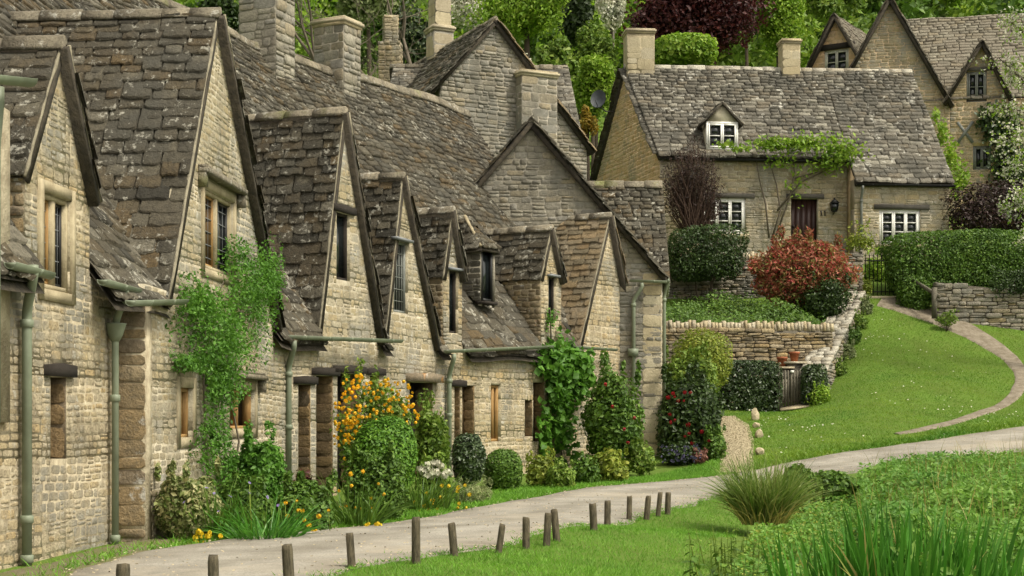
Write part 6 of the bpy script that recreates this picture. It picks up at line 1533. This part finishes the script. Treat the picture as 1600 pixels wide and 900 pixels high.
# wood filling the hillside
wd_parts = {'leaf_mid': [], 'leaf_spring': [], 'leaf_hedge': []}
for k in range(150):
    Yt = random.uniform(88, 135); px = random.uniform(-300, 1900); x = (px-800)/F*Yt; g_ = gz(x, Yt); R_ = random.uniform(2.2, 4); m_ = random.choice(list(wd_parts))
    for j in range(4):
        wd_parts[m_].append((np.array([x, Yt, g_+R_*1.2])+rand_unit(1)[0]*R_*.7, (R_*.65, R_*.65, R_*.75), 230))
wv_, wt_ = None, None
for m_, bl in wd_parts.items(): o = foliage(None, bl, m_, .55, 'woodland', .6, .7, .9, .3); tag(o, {'leaf_mid': 'mid green part of the dense wood on the hill behind the village', 'leaf_spring': 'bright spring green part of the dense wood on the hill behind the village', 'leaf_hedge': 'deep green part of the dense wood on the hill behind the village'}[m_], 'woodland', kind='stuff')
xs, ys = scatter(-45, 60, 54, 95, 26000); ok = (np.abs(xs/ys) < .5); xs, ys = xs[ok], ys[ok]
V, T = leaf_geo(np.c_[xs, ys, hgt(xs, ys)+rng.random(len(xs))*1.0], norm(rand_unit(len(xs))+np.array([0, -.6, .8])), .38, .6); tag(put('undergrowth', V, [T], 'leaf_mid'), 'green undergrowth covering the slope between the houses and the wood', 'undergrowth', kind='stuff')
# telegraph pole
q = P(957, 160, 82); MB().tube([(q[0], q[1], gz(q[0], q[1])), (q[0], q[1], P(0, -60, 82)[2])], [.12, .1], 8).build('pole', 'weathered_wood', None); tag(bpy.data.objects['pole'], 'thin grey telegraph pole between white blossom and copper beech', 'pole')
# blossom tree at the right edge
bl_t = thing('cherry_tree', (*P(1690, 0, 41)[:2], 3), 'white blossoming branches hanging in from the right edge', 'tree'); mb = MB(); tips = []; random.seed(11)
q0 = np.array([*P(1690, 0, 41)[:2], 2.6]); mb.tube([q0, q0+ZUP*3, P(1680, 300, 41), P(1670, 120, 41), P(1660, -40, 41)], [.2, .17, .14, .1, .04], 8)
for (a, b, c_) in [((1680, 330), (1630, 300), (1566, 330)), ((1675, 200), (1625, 150), (1560, 90)), ((1680, 280), (1630, 240), (1570, 265)), ((1670, 120), (1620, 70), (1575, 30)), ((1680, 350), (1640, 350), (1600, 375)), ((1675, 220), (1620, 180), (1556, 165)), ((1670, 150), (1630, 130), (1580, 130)), ((1680, 300), (1640, 290), (1590, 300)), ((1672, 170), (1620, 210), (1572, 215))]:
    pts = [P(*a, 41), P(*b, 40.6+random.uniform(-.5, .5)), P(*c_, 40.3+random.uniform(-.5, .5))]; mb.tube(pts, [.05, .03, .008], 6, False)
    for f in np.linspace(.35, 1, 9):
        p_ = (pts[1]*(1-f)+pts[2]*f)
        for _ in range(3): e = p_+np.array([random.gauss(0, .22), random.gauss(0, .2), random.gauss(-.03, .2)]); mb.tube([p_, e], [.008, .004], 4, False); tips += [p_*.5+e*.5, e]
mb.build('trunk', 'bark', bl_t); tips = np.array(tips)
tp = np.repeat(tips, 5, 0)+rng.normal(0, .06, (len(tips)*5, 3)); V, T = leaf_geo(tp, norm(rand_unit(len(tp))+np.array([0, -.4, .4])), .075, .8); put('blossom', V, [T], 'petal_white', bl_t)
tp = np.repeat(tips, 3, 0)+rng.normal(0, .09, (len(tips)*3, 3)); V, T = leaf_geo(tp, rand_unit(len(tp)), .1, .5); put('crown', V, [T], 'leaf_spring', bl_t)

# ------------------------------------------------------------------ grass and the wet meadow
PATH_POLY = np.vstack([PATH_C+pn*pw[:, None]*.38, (PATH_C-pn*pw[:, None]*.38)[::-1]]); GRAV_POLY = np.vstack([GRAV_C+np.array([-.32, 0]), (GRAV_C+np.array([.36, 0]))[::-1]])
near = lane_b[(lane_b[:, 1] > 5)]
def right_of_lane(X, Yy): return X-np.interp(Yy, near[:, 1], near[:, 0])
xs, ys = scatter(-3.2, 5.2, 8.5, 25, 330000); d = right_of_lane(xs, ys); wdt = np.interp(ys, [8, 12, 16, 20, 25], [2.9, 2.3, 1.6, 1.2, .7])
ok = (d > -.06) & (d < wdt) & (rng.random(len(xs)) < np.interp(ys, [9, 14, 25], [1, .8, .45])) & (800+F*xs/ys > -40)
grass('verge_grass', xs[ok], ys[ok], .055, .007, 'grass', 'bright green mown grass verge with the wooden posts', .45, .6, 1)
xs, ys = scatter(3.5, 17, 30.5, 47, 260000)
px_ = 800+F*xs/ys
ok = ~pip(xs, ys, LANE_POLY) & ~pip(xs, ys, PATH_POLY) & ~pip(xs, ys, GRAV_POLY) & (px_ > 1125) & ~((ys > 39.9) & (xs < np.interp(ys, [40, 46], [P(1275, 0, 40)[0], P(1345, 0, 46)[0]])))
ok &= (ys < 46.2) & ~((ys > 44.8) & (px_ > 1440))
fr_y = np.interp(xs, lane_a[:, 0], lane_a[:, 1]); ok &= ys > fr_y-.1
grass('lawn_grass', xs[ok], ys[ok], .05, .016, 'grass_lawn', 'green lawn sloping up to the iron gate', .5, .6, 1)
k = rng.choice(np.where(ok)[0], 420, replace=False); V, T = leaf_geo(np.c_[xs[k], ys[k], hgt(xs[k], ys[k])+.06], norm(rand_unit(420)*.4+np.array([0, -.5, 1])), .045, .9)
kk = (np.sin(xs[k]*1.3)+np.sin(ys[k]*1.1+xs[k]) > .1); idx = np.repeat(kk, 4)
V2, T2 = leaf_geo(np.c_[xs[k], ys[k], hgt(xs[k], ys[k])+.06][kk], norm(rand_unit(kk.sum())*.4+np.array([0, -.5, 1])), .045, .9); tag(put('daisies', V2, [T2], 'petal_white'), 'tiny white daisies scattered over the lawn slope', 'daisies', kind='stuff')
# rough bank along the far side of the lane
n = 26000; t_ = rng.random(n)*(len(lane_a)-2); i0 = t_.astype(int); f = (t_-i0)[:, None]; pp = lane_a[i0]*(1-f)+lane_a[i0+1]*f
sel = (pp[:, 0] > 4.6) & (pp[:, 0] < 14); pp = pp[sel]; off = np.abs(rng.normal(0, .45, len(pp))); grass('bank_grass', pp[:, 0]-off*.25, pp[:, 1]+off, .13, .014, 'grass_lawn', 'rough grass bank along the far side of the lane', .5, .9, 2)
sel2 = ~sel; n = 130000; t_ = rng.random(n)*(len(lane_a)-2); i0 = t_.astype(int); f = (t_-i0)[:, None]; pp = lane_a[i0]*(1-f)+lane_a[i0+1]*f
pp = pp[(pp[:, 1] > 9) & (pp[:, 0] < 4.3)]; off = np.abs(rng.normal(0, 1, len(pp)))*np.interp(pp[:, 1], [9, 20, 26], [.3, .3, .5])-.04; off = np.where(pp[:, 1] < 15, off*.6, off)
ok = rng.random(len(pp)) < np.interp(pp[:, 1], [9, 15.2, 16.5, 30], [.05, .1, .9, .8])
grass('edge_grass', (pp[:, 0]-off)[ok], (pp[:, 1]+off*.35)[ok], .1, .012, 'grass', 'uneven grass edge between the lane and the cottage borders', .6, 1., 2)
xs, ys = scatter(-4.6, -2.6, 9, 16, 5000); fx = np.interp(ys, lane_a[:, 1], lane_a[:, 0]); ok = (xs < fx+.02); grass('wall_foot_moss', xs[ok], ys[ok], .035, .012, 'grass_dry', 'dry mossy strip at the foot of the first cottage wall', .8, .5, 1)
# wet meadow: leafy herbs
def herb(name, label, n, fn, mat, size, asp=.4, hmax=.6, tall=1.6):
    xs, ys = fn(n); h = rng.random(len(xs))**.7; H = hmax*(.75+.35*np.sin(xs*1.9+1)*np.sin(ys*1.3)+.12*np.sin(xs*5+ys*3))*np.interp(ys, [8, 14, 27], [1, .78, .52]); z = hgt(xs, ys)+h*H
    V, T = leaf_geo(np.c_[xs, ys, z], norm(rand_unit(len(xs))*.8+np.array([0, -.3, .9])), size, asp); return tag(put(name, V, [T], mat), label, 'plants', kind='stuff')
def reg(px0f, y0, y1, pxmax=1800):
    def fn(n):
        ys = np.exp(rng.uniform(math.log(y0), math.log(y1), n)); lo = np.interp(ys, *px0f); px = rng.uniform(lo, pxmax, n); xs = (px-800)/F*ys
        ok = right_of_lane(xs, ys) > .35; return xs[ok], ys[ok]
    return fn
mead = ([6, 9, 12, 16, 20, 24, 27.5], [1420, 1390, 1370, 1350, 1340, 1340, 1400])
herb('meadow_herbs', 'lush bright green herbs of the wet meadow at lower right', 80000, reg(mead, 6.5, 27.2), 'leaf_herb', .095, .4, .66)
herb('meadow_herbs', 'darker leafy undergrowth of the wet meadow at lower right', 16000, reg(mead, 6.5, 27.2), 'leaf_mid', .1, .5, .5)
xs, ys = reg(mead, 6.5, 27)(9000); grass('meadow_grass', xs, ys, .42, .012, 'grass', 'tall grass blades mixed in the wet meadow at lower right', .3, .9, 3)
xs, ys = reg(mead, 14, 27.2)(700); grass('seed_heads', xs, ys, .6, .012, 'grass_dry', 'dry seed stalks standing above the wet meadow', .15, .4, 3)
cress = ([6, 9, 12, 16, 19, 24], [1130, 1130, 1140, 1170, 1200, 1290])
def cr_fn(n):
    ys = np.exp(rng.uniform(math.log(6.5), math.log(22), n)); px = rng.uniform(np.interp(ys, *cress), np.interp(ys, [6, 24], [1460, 1380]), n); xs = (px-800)/F*ys; ok = right_of_lane(xs, ys) > .3; return xs[ok], ys[ok]
herb('watercress', 'low pale green watercress filling the ditch', 30000, cr_fn, 'leaf_herb', .06, .6, .3)
herb('bittercress', 'small lime leaves among the watercress in the ditch', 9000, cr_fn, 'leaf_lime', .05, .6, .28)
# yellow flag iris leaves in the foreground
random.seed(3)
for k, (px, py, n, L, lab) in enumerate([(1300, 1000, 50, .56, 'leftmost'), (1355, 1000, 80, .62, 'second from left'), (1415, 1000, 90, .68, 'middle'), (1480, 1000, 80, .66, 'second from right'), (1545, 1005, 40, .56, 'rightmost')]):
    Yk = 7.6+.35*(k % 2); tuft('iris_clump', f'{lab} clump of upright sword leaves at the bottom right', px, py, int(n*2.2), L, .042, 'reed', Yk, .24, .3, .3, 'iris clump', 5)
tuft('sedge_tussock', 'big arching sedge tussock at the bend of the lane', 1195, 815, 1400, .85, .02, 'sedge', 18.6, .26, .45, 1.6, 'grass', 6)
tuft('sedge_plume', 'reddish seed stalks rising from the sedge tussock', 1195, 815, 26, .9, .005, 'petal_pink', 18.6, .25, .5, .4, 'grass', 4)
bush('dock_plant', 'dark broad leaved plant right of the sedge tussock', 1220, 1278, 730, 806, 'leaf_hedge', .11, 1800, Y=21.5, depth=.7, amp=.19, asp=.6)
bush('bramble_clump', 'dark rounded bramble clump at the ditch edge', 1264, 1338, 738, 800, 'leaf_hedge', .09, 3200, Y=22.3, depth=.8, amp=.19, asp=.7)
def stalks(name, label, px, py, Y, n, H, spread, leaf, mat, cat='plant'):
    q = P(px, py, Y); q[2] = gz(q[0], q[1]); t = thing(name, q, label, cat); mb = MB(); Pn, Tn = [], []
    for _ in range(n):
        a = random.uniform(0, 6.28); r_ = spread*random.random()**.5; b = q+np.array([math.cos(a)*r_, math.sin(a)*r_, 0]); b[2] = gz(b[0], b[1]); h = H*random.uniform(.5, 1.1)
        e = b+np.array([math.cos(a)*h*.25*random.random(), math.sin(a)*h*.25*random.random(), h]); mb.tube([b, b*.5+e*.5, e], [.006, .005, .002], 4, False); k = int(h/.055)
        for j in range(2, k):
            f = j/k; w_ = b+(e-b)*f
            for s_ in range(2):
                g_ = j*1.6+s_*math.pi+random.gauss(0, .4); d = np.array([math.cos(g_), math.sin(g_), random.uniform(-.35, .1)]); Pn.append(w_+d*leaf*.55*(1.15-f*.7)); Tn.append(d)
    mb.build('stem', 'leaf_mid', t); Pn, Tn = np.array(Pn), np.array(Tn)
    V, T = leaf_geo(Pn, norm(rand_unit(len(Pn))*.35+ZUP+Tn*.3), leaf, .5, .15, Tn*4); put('foliage', V, [T], mat, t)
stalks('nettle_clump', 'dark nettle clump in the ditch at the bottom centre right', 1140, 900, 10.4, 34, .5, .26, .075, 'leaf_hedge')
stalks('bank_weeds', 'leafy weeds on the ditch bank beyond the nettles', 1150, 840, 14.5, 40, .36, .4, .06, 'leaf_mid')

n = 7000; t_ = rng.random(n)*(len(lane_b)-2); i0 = t_.astype(int); f = (t_-i0)[:, None]; pp = lane_b[i0]*(1-f)+lane_b[i0+1]*f; off = np.abs(rng.normal(0, .09, n))*(np.sin(t_*1.7)+1.2)
ok = (pp[:, 1] > 9) & (pp[:, 0] < 12); grass('creeping_grass', (pp[:, 0]-off)[ok], (pp[:, 1]+off*.3)[ok], .045, .009, 'grass', 'grass creeping over the near edge of the lane', .7, .8, 1, .03)
# grit on the lane
n = 2600; t_ = rng.random(n)*(len(lane_a)-2); i0 = t_.astype(int); f = (t_-i0)[:, None]; a_ = lane_a[i0]*(1-f)+lane_a[i0+1]*f; m_ = np.minimum(i0, len(lane_b)-1); b_ = lane_b[m_]
u = (rng.beta(.5, .5, n))[:, None]; pp = a_*(1-u)+b_*u; ok = (pp[:, 1] > 9) & (pp[:, 0] < 12); pp = pp[ok]
D = norm(rand_unit(len(pp))*.4+ZUP); V, T = leaf_geo(np.c_[pp, hgt(pp[:, 0], pp[:, 1])+.036], D, .03, .8, -.3); tag(put('grit', V, [T], 'pebble'), 'loose grit scattered on the lane', 'grit', kind='stuff')

xs, ys = scatter(GRAV_POLY[:, 0].min(), GRAV_POLY[:, 0].max(), 30, 38.6, 15000); ok = pip(xs, ys, GRAV_POLY); xs, ys = xs[ok], ys[ok]
V, T = leaf_geo(np.c_[xs, ys, hgt(xs, ys)+.035], norm(rand_unit(len(xs))*.5+ZUP), .028, .8, -.3); tag(put('pebbles', V, [T], 'pebble'), 'loose pebbles covering the gravel path', 'pebbles', kind='stuff')
xs, ys = scatter(1.5, 4.4, 26.5, 33, 40000); ok = ~pip(xs, ys, LANE_POLY) & ~pip(xs, ys, GRAV_POLY) & (ys > np.interp(xs, lane_a[:, 0], lane_a[:, 1])-.02) & (ys < np.interp(xs, lane_a[:, 0], lane_a[:, 1])+2.2)
grass('border_grass', xs[ok], ys[ok], .09, .012, 'grass', 'short grass between the lane and the end cottage bushes', .5, .8, 2)

tuft('dead_blades', 'dry straw coloured blades among the sword leaves', 1440, 1000, 34, .6, .022, 'grass_dry', 7.5, .6, .5, .8, 'grass', 5)
tuft('dead_blades', 'dry bent blades at the foot of the sedge tussock', 1192, 816, 90, .6, .014, 'grass_dry', 18.3, .26, .8, 2.4, 'grass', 5)
